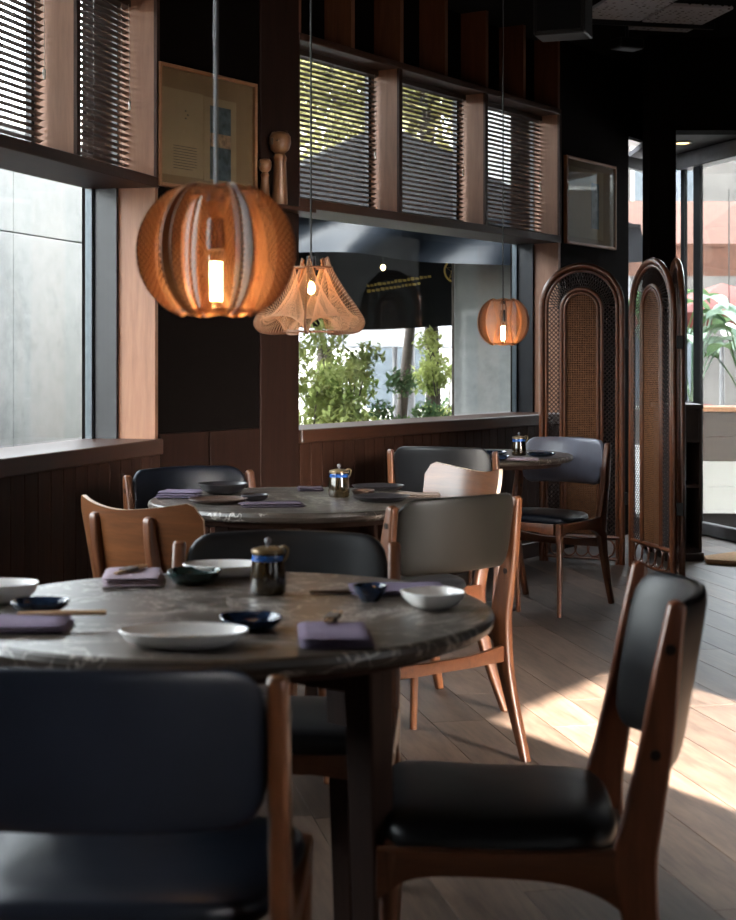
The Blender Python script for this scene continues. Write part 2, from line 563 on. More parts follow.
# ------------------------------------------------------------------ the building shell
U2 = Vector((0.556, 0.831, 0)).normalized()      # direction of the back (street) wall
TH2 = math.atan2(U2.y, U2.x)
P1 = Vector((-0.894, 6.57, 0))
UL = Vector((0.2755, 0.961, 0)).normalized()     # direction of the left wall
THL = math.atan2(UL.y, UL.x)
UD = Vector((0.287, -0.958, 0)).normalized()     # direction of the entrance wall
THD = math.atan2(UD.y, UD.x)
PD = Vector((2.12, 10.93, 0))
CEIL = 3.2
SILL = 0.858
SHELF = 1.92
HEAD = 2.72
TH = 0.35                                         # wall thickness

def local(P, th):
    return Matrix.Translation(P) @ Matrix.Rotation(th, 4, 'Z')

def place(o, P, th):
    o.location = P
    o.rotation_euler = (0, 0, th)
    return o

# floor: base slab and oak planks
fl = MB().box((-8, -5, -0.25), (8, 12.2, -0.022)).build('floor', M['black_wall'])
tag(fl, 'grey brown oak plank floor of the dining room', None, None, 'structure')
PDIR = Vector((0.2, -0.98, 0)).normalized()
TP = math.atan2(PDIR.y, PDIR.x)
PW = 0.185
plank_meshes = []
for L in (1.1, 1.5, 1.9, 2.3):
    plank_meshes.append((L, MB().cbox((0.0008, 0.0008, -0.02), (L - 0.0008, PW - 0.0008, 0.0), 0.0007).mesh('plank', M['plank'], 0)))
rot = Matrix.Rotation(TP, 4, 'Z')
row = 0
v0 = -3.4
def in_room(w):
    # keep planks that lie in the part of the floor seen or near
    return -3.0 < w.x < 4.2 and 0.4 < w.y < 11.2
nplank = 0
v = v0
while v < 4.4:
    u = -12.4 + random.random() * 1.6
    while u < 0.6:
        L, me = random.choice(plank_meshes)
        p = rot @ Vector((u, v, 0)); p2 = rot @ Vector((u + L, v, 0)); pm = rot @ Vector((u + L / 2, v, 0))
        left_of_wall2 = (pm - P1).dot(Vector((-U2.y, U2.x, 0))) > 0.3
        left_of_wl = (pm - P1).dot(Vector((-UL.y, UL.x, 0))) > 0.3 and pm.y < 6.6
        right_door = (pm - PD).dot(Vector((-UD.y, UD.x, 0))) > 0.35
        far_left = pm.x < -0.9 - 0.0 * pm.y and pm.y < 3.2
        if in_room(pm) and not left_of_wall2 and not left_of_wl and not right_door and nplank < 300:
            part(me, 'plank', fl, (p.x, p.y, 0.0), (0, 0, TP))
            nplank += 1
        u += L
    v += PW
print('planks', nplank)
# plain remainder of the floor under and beyond the planks is the slab itself
OUT2 = Vector((-U2.y, U2.x, 0)); OUTL = Vector((-UL.y, UL.x, 0)); OUTD = Vector((-UD.y, UD.x, 0))
QF = Vector((2.87, 0.74, 0))
cpoly = [P1 + OUTL * TH + UL * 0.0, P1 + OUT2 * TH + U2 * 5.35, PD + OUTD * TH - UD * 0.1, PD + OUTD * TH + UD * 8.3,
         QF - OUT2 * TH - U2 * 8.6, Vector((-8.0, -5.0, 0)), P1 + OUTL * TH - UL * 11.0]
ce = MB().plate([(p.x, p.y) for p in cpoly], 0.25, 'z', CEIL + 0.125).build('ceiling', M['ceiling'], None, 0)
tag(ce, 'black painted ceiling over the room', None, None, 'structure')

# ---- back wall (street side, with the wide window)
S0, S1, S2, S3 = 1.0, 1.90, 2.816, 3.767         # window edges and dividers along the wall
ST0, ST1 = 4.80, 5.17                              # narrow window strip
w = MB()
w.box((-0.02, 0, 0), (S0, TH, CEIL))
w.box((S0, 0.02, 0), (S3, TH, SILL - 0.03))
w.box((S0, 0.165, HEAD + 0.03), (S3, TH, CEIL))
w.box((S3, 0, 0), (4.30, TH, CEIL))
w.box((4.30, 0, 0), (ST0, 0.06, CEIL))
w.box((ST0, 0, 2.71), (ST1, 0.06, CEIL))
w.box((ST1, 0, 0), (5.42, 0.06, CEIL))
wb_ = place(w.build('wall_back', M['black_wall'], None, 0), P1, TH2)
tag(wb_, 'black back wall around the wide street window', None, None, 'structure')
# wainscot planks under the window and on the piers
def wainscot(parent, s0, s1, z1, pw=0.092, y=0.0):
    n = max(1, round((s1 - s0) / pw))
    pw = (s1 - s0) / n
    me = MB().cbox((0.0014, -0.016, 0.0), (pw - 0.0014, 0.012, z1), 0.0010).mesh('plank', M['wainscot'], 0)
    for i in range(n):
        part(me, 'plank', parent, (s0 + i * pw, y, 0.09))
wainscot(wb_, S0, S3, SILL - 0.03 - 0.09 - 0.035)
bb = place(MB().cbox((S0, -0.03, 0), (S3, 0.02, 0.09), 0.004).build('baseboard_back', M['wood_dark'], None, 0), P1, TH2)
tag(bb, 'dark wooden baseboard under the wide street window', None, None, 'structure')
# dark pilaster at the left edge of the window
pl = place(MB().cbox((S0 - 0.30, -0.012, 0), (S0, 0.0, CEIL), 0.004).build('trim_1', M['pillar'], None, 0), P1, TH2)
tag(pl, 'dark brown wooden pilaster left of the wide window', None, None, 'structure')
tr2 = place(MB().cbox((0.0, -0.02, 0), (0.32, 0.0, SILL + 0.02), 0.003).cbox((0.33, -0.02, 0), (0.69, 0.0, SILL + 0.02), 0.003).build('trim_2', M['pillar'], None, 0), P1, TH2)
tag(tr2, 'dark wooden panelling between the two windows', None, None, 'structure')

def window_unit(name, label, P, th, s_edges, z_top, fins=False):
    """timber lined window: sill, shelf, dividers, jambs, metal frame, pane"""
    root = empty(name, P, th, label, None, None, 'structure')
    a, b = s_edges[0], s_edges[-1]
    MB().cbox((a, -0.03, SILL - 0.065), (b, 0.30, SILL), 0.004).build('sill', M['wood_sill'], root, 0)
    MB().cbox((a, -0.012, SHELF), (b, 0.30, SHELF + 0.045), 0.003).build('shelf', M['wood_dark'], root, 0)
    MB().cbox((a, -0.012, z_top), (b, 0.165, z_top + 0.035), 0.003).build('head_board', M['wood_dark'], root, 0)
    for i, s in enumerate(s_edges):
        last = i == len(s_edges) - 1
        first = i == 0
        x0 = s - (0.03 if last else (0.0 if first else 0.016)); x1 = s + (0.0 if last else (0.006 if first else 0.016))
        MB().box((x0, 0.002, SHELF + 0.045), (x1, 0.165, z_top)).build('divider', M['wood_jamb'], root, 0)
        MB().box((x0, -0.012, SHELF + 0.045), (x1, 0.002, z_top)).build('divider_edge', M['wood_dark'], root, 0)
    MB().box((b - 0.03, -0.004, SILL), (b, 0.165, SHELF)).build('jamb', M['wood_jamb'], root, 0)
    MB().box((a, -0.004, SILL), (a + 0.006, 0.165, SHELF)).build('jamb', M['wood_jamb'], root, 0)
    # metal frame
    f = MB()
    f.box((b - 0.05, 0.165, SILL), (b, 0.30, SHELF))
    f.box((a, 0.165, SILL), (a + 0.05, 0.30, SHELF))
    f.build('metal_frame', M['metal_black'], root, 0)
    f = MB()
    f.box((b - 0.07, 0.27, SILL), (b - 0.05, 0.30, SHELF))
    f.box((a + 0.05, 0.27, SILL), (a + 0.07, 0.30, SHELF))
    f.build('glazing_bead', M['metal_frame'], root, 0)
    MB().box((a + 0.05, 0.283, SILL + 0.01), (b - 0.05, 0.289, SHELF)).build('pane', M['glass'], root, 0)
    for i in range(len(s_edges) - 1):
        x0, x1 = s_edges[i] + 0.016, s_edges[i + 1] - 0.016
        MB().box((x0, 0.172, SHELF + 0.045), (x1, 0.178, z_top + 0.03)).build('pane', M['glass'], root, 0)
        fm = MB()
        fm.box((x0, 0.165, SHELF + 0.045), (x0 + 0.025, 0.19, z_top))
        fm.box((x1 - 0.025, 0.165, SHELF + 0.045), (x1, 0.19, z_top))
        fm.build('metal_frame', M['metal_black'], root, 0)
    if fins:
        n = 6
        for k in range(n + 1):
            s = a + 0.016 + (b - a - 0.03) * k / n
            MB().box((s - 0.016, 0.0, z_top + 0.035), (s + 0.016, 0.165, CEIL)).build('fin', M['wood_fin'], root, 0)
    return root
win2 = window_unit('window_2', 'wide street window with timber shelf and three blind compartments', P1, TH2, (S0, S1, S2, S3), HEAD, True)

# narrow window strip by the entrance
r = empty('window_3', P1, TH2, 'narrow full height window strip beside the entrance post', None, None, 'structure')
f = MB()
f.box((ST0, 0.01, 0), (ST0 + 0.02, 0.05, 2.71)); f.box((ST1 - 0.02, 0.01, 0), (ST1, 0.05, 2.71)); f.box((ST0 + 0.02, 0.01, 2.50), (ST1 - 0.02, 0.05, 2.58))
f.box((ST0 + 0.02, 0.01, 0), (ST1 - 0.02, 0.05, 0.1))
f.build('metal_frame', M['metal_black'], r, 0)
MB().box((ST0 + 0.02, 0.027, 0.1), (ST1 - 0.02, 0.033, 2.50)).build('pane', M['glass'], r, 0)

# ---- left wall
LEN = 11.0
LA, LB, LC = -0.753, -1.506, -4.518
w = MB()
w.box((-LEN, 0, 0), (LC, TH, CEIL))
w.box((LC, 0.02, 0), (0.06, TH, SILL - 0.03))
w.box((LC, 0.165, HEAD + 0.03), (0.06, TH, CEIL))
w.box((-0.0, 0, SILL - 0.03), (0.06, TH, HEAD + 0.1))
wl = place(w.build('wall_left', M['black_wall'], None, 0), P1, THL)
tag(wl, 'dark left wall under and beside the left window', None, None, 'structure')
wainscot(wl, LC, 0.0, SILL - 0.03 - 0.09 - 0.035, 0.098)
bb = place(MB().cbox((LC, -0.03, 0), (0, 0.02, 0.09), 0.004).build('baseboard_left', M['wood_dark'], None, 0), P1, THL)
tag(bb, 'dark wooden baseboard under the left window', None, None, 'structure')
win1 = window_unit('window_1', 'left window with timber jamb looking onto pale concrete', P1, THL, (LC, -3.765, -3.012, -2.259, LB, LA, 0.0), HEAD)

# ---- entrance wall (right) with glazed door
w = MB()
w.box((-0.3, 0.0, 2.62), (2.0, TH, CEIL))
w.box((2.0, 0, 0), (8.2, TH, CEIL))
wr = place(w.build('wall_right', M['black_wall'], None, 0), PD, THD)
tag(wr, 'black wall to the right around the glazed entrance', None, None, 'structure')
d = empty('door_1', PD, THD, 'glazed metal framed entrance door with narrow side light', None, None, 'structure')
f = MB()
f.box((0.12, 0.03, 0), (0.17, 0.055, 2.51)); f.box((0.30, 0.03, 0), (0.39, 0.055, 2.51)); f.box((1.9, 0.02, 0), (2.0, 0.10, 2.51))
f.box((0.17, 0.03, 0.0), (0.30, 0.055, 0.9))
f.build('door_frame', M['metal_black'], d, 0)
MB().cbox((0.10, 0.0, 2.51), (2.0, 0.12, 2.62), 0.006).build('head_rail', M['metal_grey'], d, 0)
MB().cbox((0.39, 0.02, 0.0), (1.9, 0.07, 0.085), 0.006).build('bottom_rail', M['metal_grey'], d, 0)
MB().box((0.17, 0.04, 0.9), (0.30, 0.046, 2.51)).build('pane', M['glass'], d, 0)
MB().box((0.39, 0.04, 0.085), (1.9, 0.046, 2.51)).build('pane', M['glass'], d, 0)
# soffit, header and post of the lobby
e0 = Vector((1.74, 9.60, 0)); e1 = Vector((1.915, 9.60, 0))
p = MB().cbox((1.735, 9.58, 0), (1.905, 9.80, CEIL), 0.004).build('trim_3', M['black_wall'], None, 0)
tag(p, 'black square post left of the entrance', None, None, 'structure')
p = MB().box((1.905, 9.66, 2.62), (4.6, 9.86, CEIL)).build('trim_4', M['black_wall'], None, 0)
tag(p, 'black header beam over the entrance lobby', None, None, 'structure')
p = MB().box((1.85, 9.86, 2.622), (4.6, 11.1, 2.66)).build('ceiling_1', M['soffit'], None, 0)
tag(p, 'grey lowered soffit of the entrance lobby', None, None, 'structure')
p = MB().lathe([(0.0, 2.619), (0.055, 2.619), (0.06, 2.612), (0.042, 2.612), (0.042, 2.6215), (0.0, 2.6215)], 24, c=(2.07, 10.20, 0), cap=False).build('recessed_downlight', M['metal_grey'])
tag(p, 'small round recessed downlight in the lobby soffit', 'downlight')
MB().lathe([(0.0, 2.6125), (0.041, 2.6125), (0.041, 2.6145), (0.0, 2.6145)], 24, c=(2.07, 10.20, 0), cap=False).build('lamp_glow', M['downlight'], p)

us = place(MB().box((-9.0, -TH, CEIL + 0.25), (2.9, 1.6, 8.0)).build('wall_upper_shade', M['soffit'], None, 0), QF, TH2)  # unseen block added to keep the sun off the concrete outside
tag(us, 'unseen upper storey added to shade the outside concrete, over the viewer side', None, None, 'structure')
# ---- front wall behind the camera, with the openings the sun comes through
Q = Vector((2.87, 0.74, 0))
w = MB()
w.box((1.0, -TH, 0), (2.9, 0, CEIL))
w.box((-1.2, -TH, 0), (-0.2, 0, CEIL))
w.box((-0.2, -TH, 2.60), (1.0, 0, CEIL))
w.box((-1.6, -TH, 0), (-1.2, 0, CEIL))
w.box((-3.6, -TH, 0), (-1.6, 0, 1.08)); w.box((-3.6, -TH, 2.35), (-1.6, 0, CEIL))
w.box((-8.5, -TH, 0), (-3.6, 0, CEIL))
wf = place(w.build('wall_front', M['black_wall'], None, 0), Q, TH2)
tag(wf, 'dark wall behind the viewer with a doorway and a window', None, None, 'structure')
w = MB().box((-8.0, -5.0, 0), (-1.0, -4.8, CEIL)).build('wall_end', M['black_wall'], None, 0)
tag(w, 'dark end wall behind the viewer', None, None, 'structure')

# ------------------------------------------------------------------ venetian blinds
def make_blind(P, th, a, b, label, tilt=-20):
    root = empty('venetian_blind', P + (Matrix.Rotation(th, 3, 'Z') @ Vector((a + 0.03, 0.125, SHELF + 0.047))), th, label, 'blind', 'venetian blinds in the window compartments')
    wd = b - a - 0.06
    ht = HEAD - SHELF - 0.05
    MB().cbox((0, -0.018, ht - 0.03), (wd, 0.018, ht - 0.001), 0.002).build('headrail', M['slat'], root, 0)
    MB().cbox((0, -0.013, 0.002), (wd, 0.013, 0.014), 0.002).build('bottom_rail', M['slat'], root, 0)
    m = MB()
    hw = 0.0125
    pr = [(-hw, 0.0), (-hw * 0.5, 0.0017), (0, 0.0023), (hw * 0.5, 0.0017), (hw, 0.0)]
    def fn(i, j):
        y, z = pr[round(j * 4)]
        return Vector((i * wd, y, z))
    m.grid(fn, 1, 4)
    me = m.mesh('slat', M['slat'], 60)
    n = int((ht - 0.05) / 0.0245)
    for k in range(n):
        part(me, 'slat', root, (0, 0, 0.022 + k * (ht - 0.06) / (n - 1)), (math.radians(tilt), 0, 0))
    for x in (wd * 0.12, wd * 0.5, wd * 0.88):
        MB().tube([(x, -0.014, 0.01), (x, -0.014, ht - 0.02)], 0.0012, 4).tube([(x, 0.014, 0.01), (x, 0.014, ht - 0.02)], 0.0012, 4).build('ladder_cord', M['slat'], root, 60)
    pc = MB().tube(cr([(wd * 0.93, -0.03, ht - 0.03), (wd * 0.935, -0.032, ht * 0.6), (wd * 0.93, -0.034, ht * 0.42)], 4), 0.0015, 5).build('pull_cord', M['blind_cord'], root, 60)
    MB().lathe([(0.002, 0.0), (0.007, -0.006), (0.005, -0.035), (0.002, -0.042)], 8, c=(wd * 0.93, -0.034, ht * 0.42)).build('toggle', M['white_cer'], pc)
    return root
make_blind(P1, TH2, S0, S1, 'dark venetian blind in the left compartment of the wide street window')
make_blind(P1, TH2, S1, S2, 'dark venetian blind in the middle compartment of the wide street window')
make_blind(P1, TH2, S2, S3, 'dark venetian blind in the right compartment of the wide street window, by the framed print')
make_blind(P1, THL, LA, 0.0, 'dark venetian blind in the left window, next to the framed book page')
make_blind(P1, THL, -2.259, LB, 'dark venetian blind in the left window, third compartment from the framed book page')
make_blind(P1, THL, LB, LA, 'dark venetian blind in the left window, cut off by the left picture edge')

# ------------------------------------------------------------------ chairs
def outline(center, widths, n=6):
    """2D outline of a tapering bar from a centre line (y,z) and widths measured along y"""
    pts = cr([(y, z, w) for (y, z), w in zip(center, widths)], n)
    left = [(p.x - p.z / 2, p.y) for p in pts]
    right = [(p.x + p.z / 2, p.y) for p in pts]
    # rounded ends at the top
    return left, right

def rear_leg_mesh(mat, top=0.775, x=0.0, tilt_top=-0.272, d=0.0):
    cl = [(tilt_top, top), (-0.258, 0.70 + d * 0.3), (-0.243, 0.60 + d * 0.6), (-0.222, 0.50 + d), (-0.206, 0.40 + d), (-0.232, 0.24 + d * 0.5), (-0.310, 0.0)]
    wd = [0.030, 0.044, 0.055, 0.064, 0.074, 0.050, 0.026]
    L, R = outline(cl, wd, 5)
    # round the top
    t0 = (cl[0][0], top)
    arc = [(t0[0] + 0.015 * math.cos(a), top + 0.012 * math.sin(a)) for a in (PI * 0.2, PI * 0.5, PI * 0.8)]
    poly = L[::-1] + arc[::-1] + R
    m = MB().plate(poly, 0.028, 'x', x, 0.009, 3)
    return m

def side_rail_mesh():
    # arch shaped rail between rear leg and front leg, sweeping up into the post
    top = [(-0.222, 0.475), (-0.206, 0.455), (-0.185, 0.440), (-0.14, 0.432), (0.0, 0.428), (0.12, 0.430), (0.212, 0.432)]
    bot = [(0.212, 0.350), (0.190, 0.365), (0.160, 0.383), (0.10, 0.390), (-0.04, 0.386), (-0.12, 0.372), (-0.175, 0.345), (-0.205, 0.315)]
    T = [(p.x, p.y) for p in cr([(a, b, 0) for a, b in top], 3)]
    B = [(p.x, p.y) for p in cr([(a, b, 0) for a, b in bot], 3)]
    return T + B

def pad_mesh(w_f, w_r, y0, y1, z, th, mat, dome=0.012):
    """upholstered seat: superellipse plan, soft edges, a little saddle"""
    m = MB()
    n = 48
    def plan(a):
        ca, sa = math.cos(a), math.sin(a)
        e = 0.42
        px = math.copysign(abs(ca) ** e, ca); py = math.copysign(abs(sa) ** e, sa)
        yy = (y0 + y1) / 2 + py * (y1 - y0) / 2
        t = (yy - y0) / (y1 - y0)
        return px * (w_r + (w_f - w_r) * t) / 2, yy
    prof = [(0.0, -th), (0.90, -th), (0.97, -th * 0.86), (1.0, -th * 0.5), (0.985, -th * 0.16), (0.94, 0.0), (0.75, dome * 0.6), (0.45, dome * 0.9), (0.0, dome)]
    cy = (y0 + y1) / 2
    rings = []
    for s, dz in prof[1:-1]:
        ring = []
        for k in range(n):
            X, Y = plan(2 * PI * k / n)
            y = cy + (Y - cy) * s
            saddle = 0.016 * ((y - cy) / ((y1 - y0) / 2)) ** 2 * (1 if y > cy else 0.3) - 0.10 * (X * s) ** 2
            ring.append(m.bm.verts.new((X * s, y, z + dz + saddle)))
        rings.append(ring)
    for i in range(len(rings) - 1):
        for k in range(n):
            m.bm.faces.new((rings[i][k], rings[i][(k+1) % n], rings[i+1][(k+1) % n], rings[i+1][k]))
    vb = m.bm.verts.new((0, cy, z - th)); vt = m.bm.verts.new((0, cy, z + dome))
    for k in range(n):
        m.bm.faces.new((rings[0][(k+1) % n], rings[0][k], vb))
        m.bm.faces.new((rings[-1][k], rings[-1][(k+1) % n], vt))
    return m

def back_mesh(halfw=0.227, z0=0.578, z1=0.800, th=0.030, bulge=0.062, yend=-0.238):
    """curved upholstered backrest, convex to the rear"""
    m = MB()
    nu, nj = 28, 20
    rows = []
    for i in range(nu + 1):
        s = -1 + 2 * i / nu
        s = math.copysign(1 - (1 - abs(s)) ** 1.25, s)
        # corner rounding
        c = max(0.0, (abs(s) - 0.76) / 0.24)
        k = math.sqrt(max(0.0, 1 - c * c))
        hh = (z1 - z0) / 2
        rad = 0.065
        half = (hh - rad) + rad * k
        zc = (z0 + z1) / 2 + 0.006 * (1 - s * s)
        x = s * halfw
        yb = yend - bulge * (1 - s * s)
        thick = th * (0.45 + 0.55 * k)
        # normal in plan
        dx = halfw; dy = 2 * bulge * s
        ln = math.hypot(dx, dy); nx, ny = -dy / ln, dx / ln
        ring = []
        for j in range(nj):
            a = 2 * PI * j / nj
            ca, sa = math.cos(a), math.sin(a)
            e = 0.5
            tt = math.copysign(abs(ca) ** e, ca) * thick / 2
            zz = math.copysign(abs(sa) ** 0.35, sa) * half
            z = zc + zz
            lean = -(z - 0.60) * 0.17
            ring.append(m.bm.verts.new((x + nx * tt, yb + ny * tt + lean, z)))
        rows.append(ring)
    for i in range(nu):
        for j in range(nj):
            m.bm.faces.new((rows[i][j], rows[i][(j+1) % nj], rows[i+1][(j+1) % nj], rows[i+1][j]))
    m.bm.faces.new(rows[0][::-1]); m.bm.faces.new(rows[-1])
    return m

def front_leg_mesh(sx):
    pts = [(sx * 0.240, 0.190, 0.43), (sx * 0.241, 0.192, 0.30), (sx * 0.246, 0.205, 0.0)]
    P = cr(pts, 4)
    r = [0.019 - 0.008 * (i / (len(P) - 1)) for i in range(len(P))]
    return MB().tube(P, r, 12)

PX = 0.243
CH = {}
def chair_meshes():
    CH['rear_leg'] = {}
    for wn_ in ('teak', 'teak_dark'):
        CH['rear_leg'][wn_] = rear_leg_mesh(None).mesh('rear_leg', M[wn_], 40)
    CH['rear_leg']['tall'] = rear_leg_mesh(None, 0.797, 0.0, -0.274, -0.032).mesh('rear_leg', M['teak_dark'], 40)
    CH['pad_tall'] = pad_mesh(0.480, 0.430, -0.195, 0.212, 0.455, 0.058, None, 0.018).mesh('seat', M['leather'], 60)
    CH['back_tall'] = back_mesh(0.222, 0.500, 0.796, 0.034, 0.075, -0.238).mesh('backrest', M['leather'], 60)
    CH['rail'] = MB().plate(side_rail_mesh(), 0.026, 'x', 0, 0.007, 2).mesh('side_rail', M['teak_h'], 40)
    CH['front_leg_l'] = front_leg_mesh(-1).mesh('front_leg', M['teak'], 50)
    CH['front_leg_r'] = front_leg_mesh(1).mesh('front_leg', M['teak'], 50)
    m = MB().plate([(-PX, 0.285), (-PX, 0.335), (-0.1, 0.318), (0.1, 0.318), (PX, 0.335), (PX, 0.285), (0.1, 0.283), (-0.1, 0.283)], 0.02, 'y', -0.222, 0.004, 2)
    CH['cross'] = m.mesh('cross_rail', M['teak_h'], 40)
    m = MB().plate([(-0.212, 0.375), (-0.212, 0.428), (0.212, 0.428), (0.212, 0.375), (0.1, 0.388), (-0.1, 0.388)], 0.02, 'y', 0.192, 0.004, 2)
    CH['front_rail'] = m.mesh('front_rail', M['teak_h'], 40)
    for k in ('leather', 'leather_blue', 'leather_olive', 'leather_lit'):
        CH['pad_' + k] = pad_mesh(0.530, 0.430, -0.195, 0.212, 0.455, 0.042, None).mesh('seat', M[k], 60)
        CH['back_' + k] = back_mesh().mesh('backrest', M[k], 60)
    CH['plug'] = MB().lathe([(0.0, -0.0155), (0.009, -0.0155), (0.009, 0.0155), (0.0, 0.0155)], 14, cap=False).transform(Matrix.Rotation(PI / 2, 4, 'Y')).mesh('screw_plug', M['screw'], 40)
    # plywood back
    m = MB()
    nu, nv = 28, 8
    def shell(i, j, off=0.0):
        s = -1 + 2 * i
        hw = 0.235
        top = 0.800 + 0.030 * abs(s) ** 1.6 - (0.05 * max(0, (abs(s) - 0.86) / 0.14) ** 2)
        bot = 0.555 + 0.02 * s * s + (0.05 * max(0, (abs(s) - 0.85) / 0.15) ** 2)
        z = bot + (top - bot) * j
        x = s * hw * (1 - 0.05 * (1 - j))
        y = -0.245 - 0.075 * (1 - s * s) - (z - 0.60) * 0.16
        dx = hw; dy = 2 * 0.075 * s
        ln = math.hypot(dx, dy)
        return Vector((x - dy / ln * off, y + dx / ln * off, z))
    t = 0.006
    A = m.grid(lambda i, j: shell(i, j, t), nu, nv)
    B = m.grid(lambda i, j: shell(i, j, -t), nu, nv)
    CH['ply'] = m.mesh('plywood_back', M['plywood'], 60)
    m = MB()
    loop = [(i / nu, 1.0) for i in range(nu + 1)] + [(1.0, 1 - j / nv) for j in range(1, nv + 1)] + [(1 - i / nu, 0.0) for i in range(1, nu + 1)] + [(0.0, j / nv) for j in range(1, nv)]
    va = [m.bm.verts.new(shell(i, j, t + 0.0004)) for i, j in loop]; vb = [m.bm.verts.new(shell(i, j, -t - 0.0004)) for i, j in loop]
    for k in range(len(loop)):
        m.bm.faces.new((va[k], va[(k+1) % len(loop)], vb[(k+1) % len(loop)], vb[k]))
    CH['ply_edge'] = m.mesh('ply_edge', M['ply_edge'], 60)
chair_meshes()

def post_bar(sx):
    # narrow post behind the plywood shell, spreading into the rear leg
    cl = [(-0.345, 0.775), (-0.335, 0.70), (-0.305, 0.56), (-0.26, 0.44), (-0.245, 0.36), (-0.262, 0.20), (-0.315, 0.0)]
    wd = [0.026, 0.034, 0.040, 0.046, 0.050, 0.040, 0.026]
    L, R = outline(cl, wd, 5)
    arc = [(cl[0][0] + 0.013 * math.cos(a), 0.775 + 0.012 * math.sin(a)) for a in (PI * 0.2, PI * 0.5, PI * 0.8)]
    m = MB().plate(L[::-1] + arc[::-1] + R, 0.030, 'x', 0.0, 0.010, 3)
    # spread outwards towards the floor
    for v in m.bm.verts:
        t = max(0.0, min(1.0, (0.62 - v.co.z) / 0.62))
        v.co.x += sx * (0.105 + 0.10 * t)
    return m
CH['post_l'] = post_bar(-1).mesh('rear_leg', M['teak'], 40)
CH['post_r'] = post_bar(1).mesh('rear_leg', M['teak'], 40)

def ply_rail(sx):
    a = Vector((sx * 0.145, -0.25)); b = Vector((sx * 0.240, 0.195))
    m = MB()
    d = (b - a).normalized(); n_ = Vector((-d.y, d.x)) * 0.012
    for t0, t1, z0, z1, z2, z3 in ((0, 0.25, 0.36, 0.428, 0.384, 0.428), (0.25, 0.75, 0.384, 0.428, 0.388, 0.428), (0.75, 1, 0.388, 0.428, 0.36, 0.428)):
        p0 = a.lerp(b, t0); p1 = a.lerp(b, t1)
        v = [(p0 + n_, z0), (p0 - n_, z0), (p1 - n_, z2), (p1 + n_, z2), (p0 + n_, z1), (p0 - n_, z1), (p1 - n_, z3), (p1 + n_, z3)]
        m._add([Vector((q.x, q.y, z)) for q, z in v], ((0,3,2,1),(4,5,6,7),(0,1,5,4),(1,2,6,5),(2,3,7,6),(3,0,4,7)))
    return m
CH['ply_rail_l'] = ply_rail(-1).mesh('side_rail', M['teak_h'], 30)
CH['ply_rail_r'] = ply_rail(1).mesh('side_rail', M['teak_h'], 30)

def face(fx, fy):
    return math.atan2(-fx, fy)

def leather_chair(x, y, f, label, leather='leather', post='teak', tall=False):
    r = empty('dining_chair', (x, y, 0), face(*f), label, 'chair', 'leather dining chairs around the tables')
    dz = -0.032 if tall else 0.0
    part(CH['pad_tall' if tall else 'pad_' + ('leather_blue' if leather == 'leather_lit' else leather)], 'seat', r, (0, 0, dz))
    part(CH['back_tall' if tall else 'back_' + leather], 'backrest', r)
    for sx in (-1, 1):
        lg = part(CH['rear_leg']['tall' if tall else post], 'rear_leg', r, (sx * PX, 0, 0))
        part(CH['plug'], 'screw_plug', lg, (0, -0.262, 0.730))
        part(CH['plug'], 'screw_plug', lg, (0, -0.238, 0.560))
        part(CH['rail'], 'side_rail', r, (sx * PX, 0, dz))
    sc = (1, 1, (0.43 + dz) / 0.43)
    part(CH['front_leg_l'], 'front_leg', r, scale=sc); part(CH['front_leg_r'], 'front_leg', r, scale=sc)
    part(CH['cross'], 'cross_rail', r); part(CH['front_rail'], 'front_rail', r, (0, 0, dz))
    return r

def ply_chair(x, y, f, label):
    r = empty('dining_chair', (x, y, 0), face(*f), label, 'chair', 'plywood backed dining chairs')
    part(CH['pad_leather'], 'seat', r)
    s = part(CH['ply'], 'plywood_back', r)
    part(CH['ply_edge'], 'ply_edge', s)
    part(CH['post_l'], 'rear_leg', r); part(CH['post_r'], 'rear_leg', r)
    part(CH['ply_rail_l'], 'side_rail', r); part(CH['ply_rail_r'], 'side_rail', r)
    part(CH['front_leg_l'], 'front_leg', r); part(CH['front_leg_r'], 'front_leg', r)
    part(CH['front_rail'], 'front_rail', r)
    return r

leather_chair(-0.352, 2.30, (0.03, 1), 'black leather chair seen from behind in the near left corner', 'leather_blue')
leather_chair(0.238, 2.765, (-1, 0.05), 'black leather chair in the near right, seen from its side', 'leather', 'teak_dark', True)
leather_chair(0.085, 4.70, (-0.63, 0.777), 'olive black leather chair seen from behind, right of the middle table', 'leather_olive')
leather_chair(-0.197, 3.22, (-0.05, -1), 'black leather chair facing the viewer across the near round table', 'leather')
leather_chair(0.415, 7.21, (0.3, 0.95), 'black leather chair behind the pale plywood back, at the far table', 'leather')
leather_chair(-0.50, 5.37, (0.53, -0.85), 'black leather chair at the far left side of the middle table', 'leather_blue')
leather_chair(0.81, 7.475, (-0.6, -0.8), 'blue grey lit leather chair in front of the rattan screen', 'leather_lit')
ply_chair(-0.435, 4.37, (0.63, 0.777), 'brown plywood backed chair left of the middle table, back to the viewer')
ply_chair(0.09, 5.29, (-0.86, -0.5), 'pale lit plywood backed chair behind the olive black leather chair')

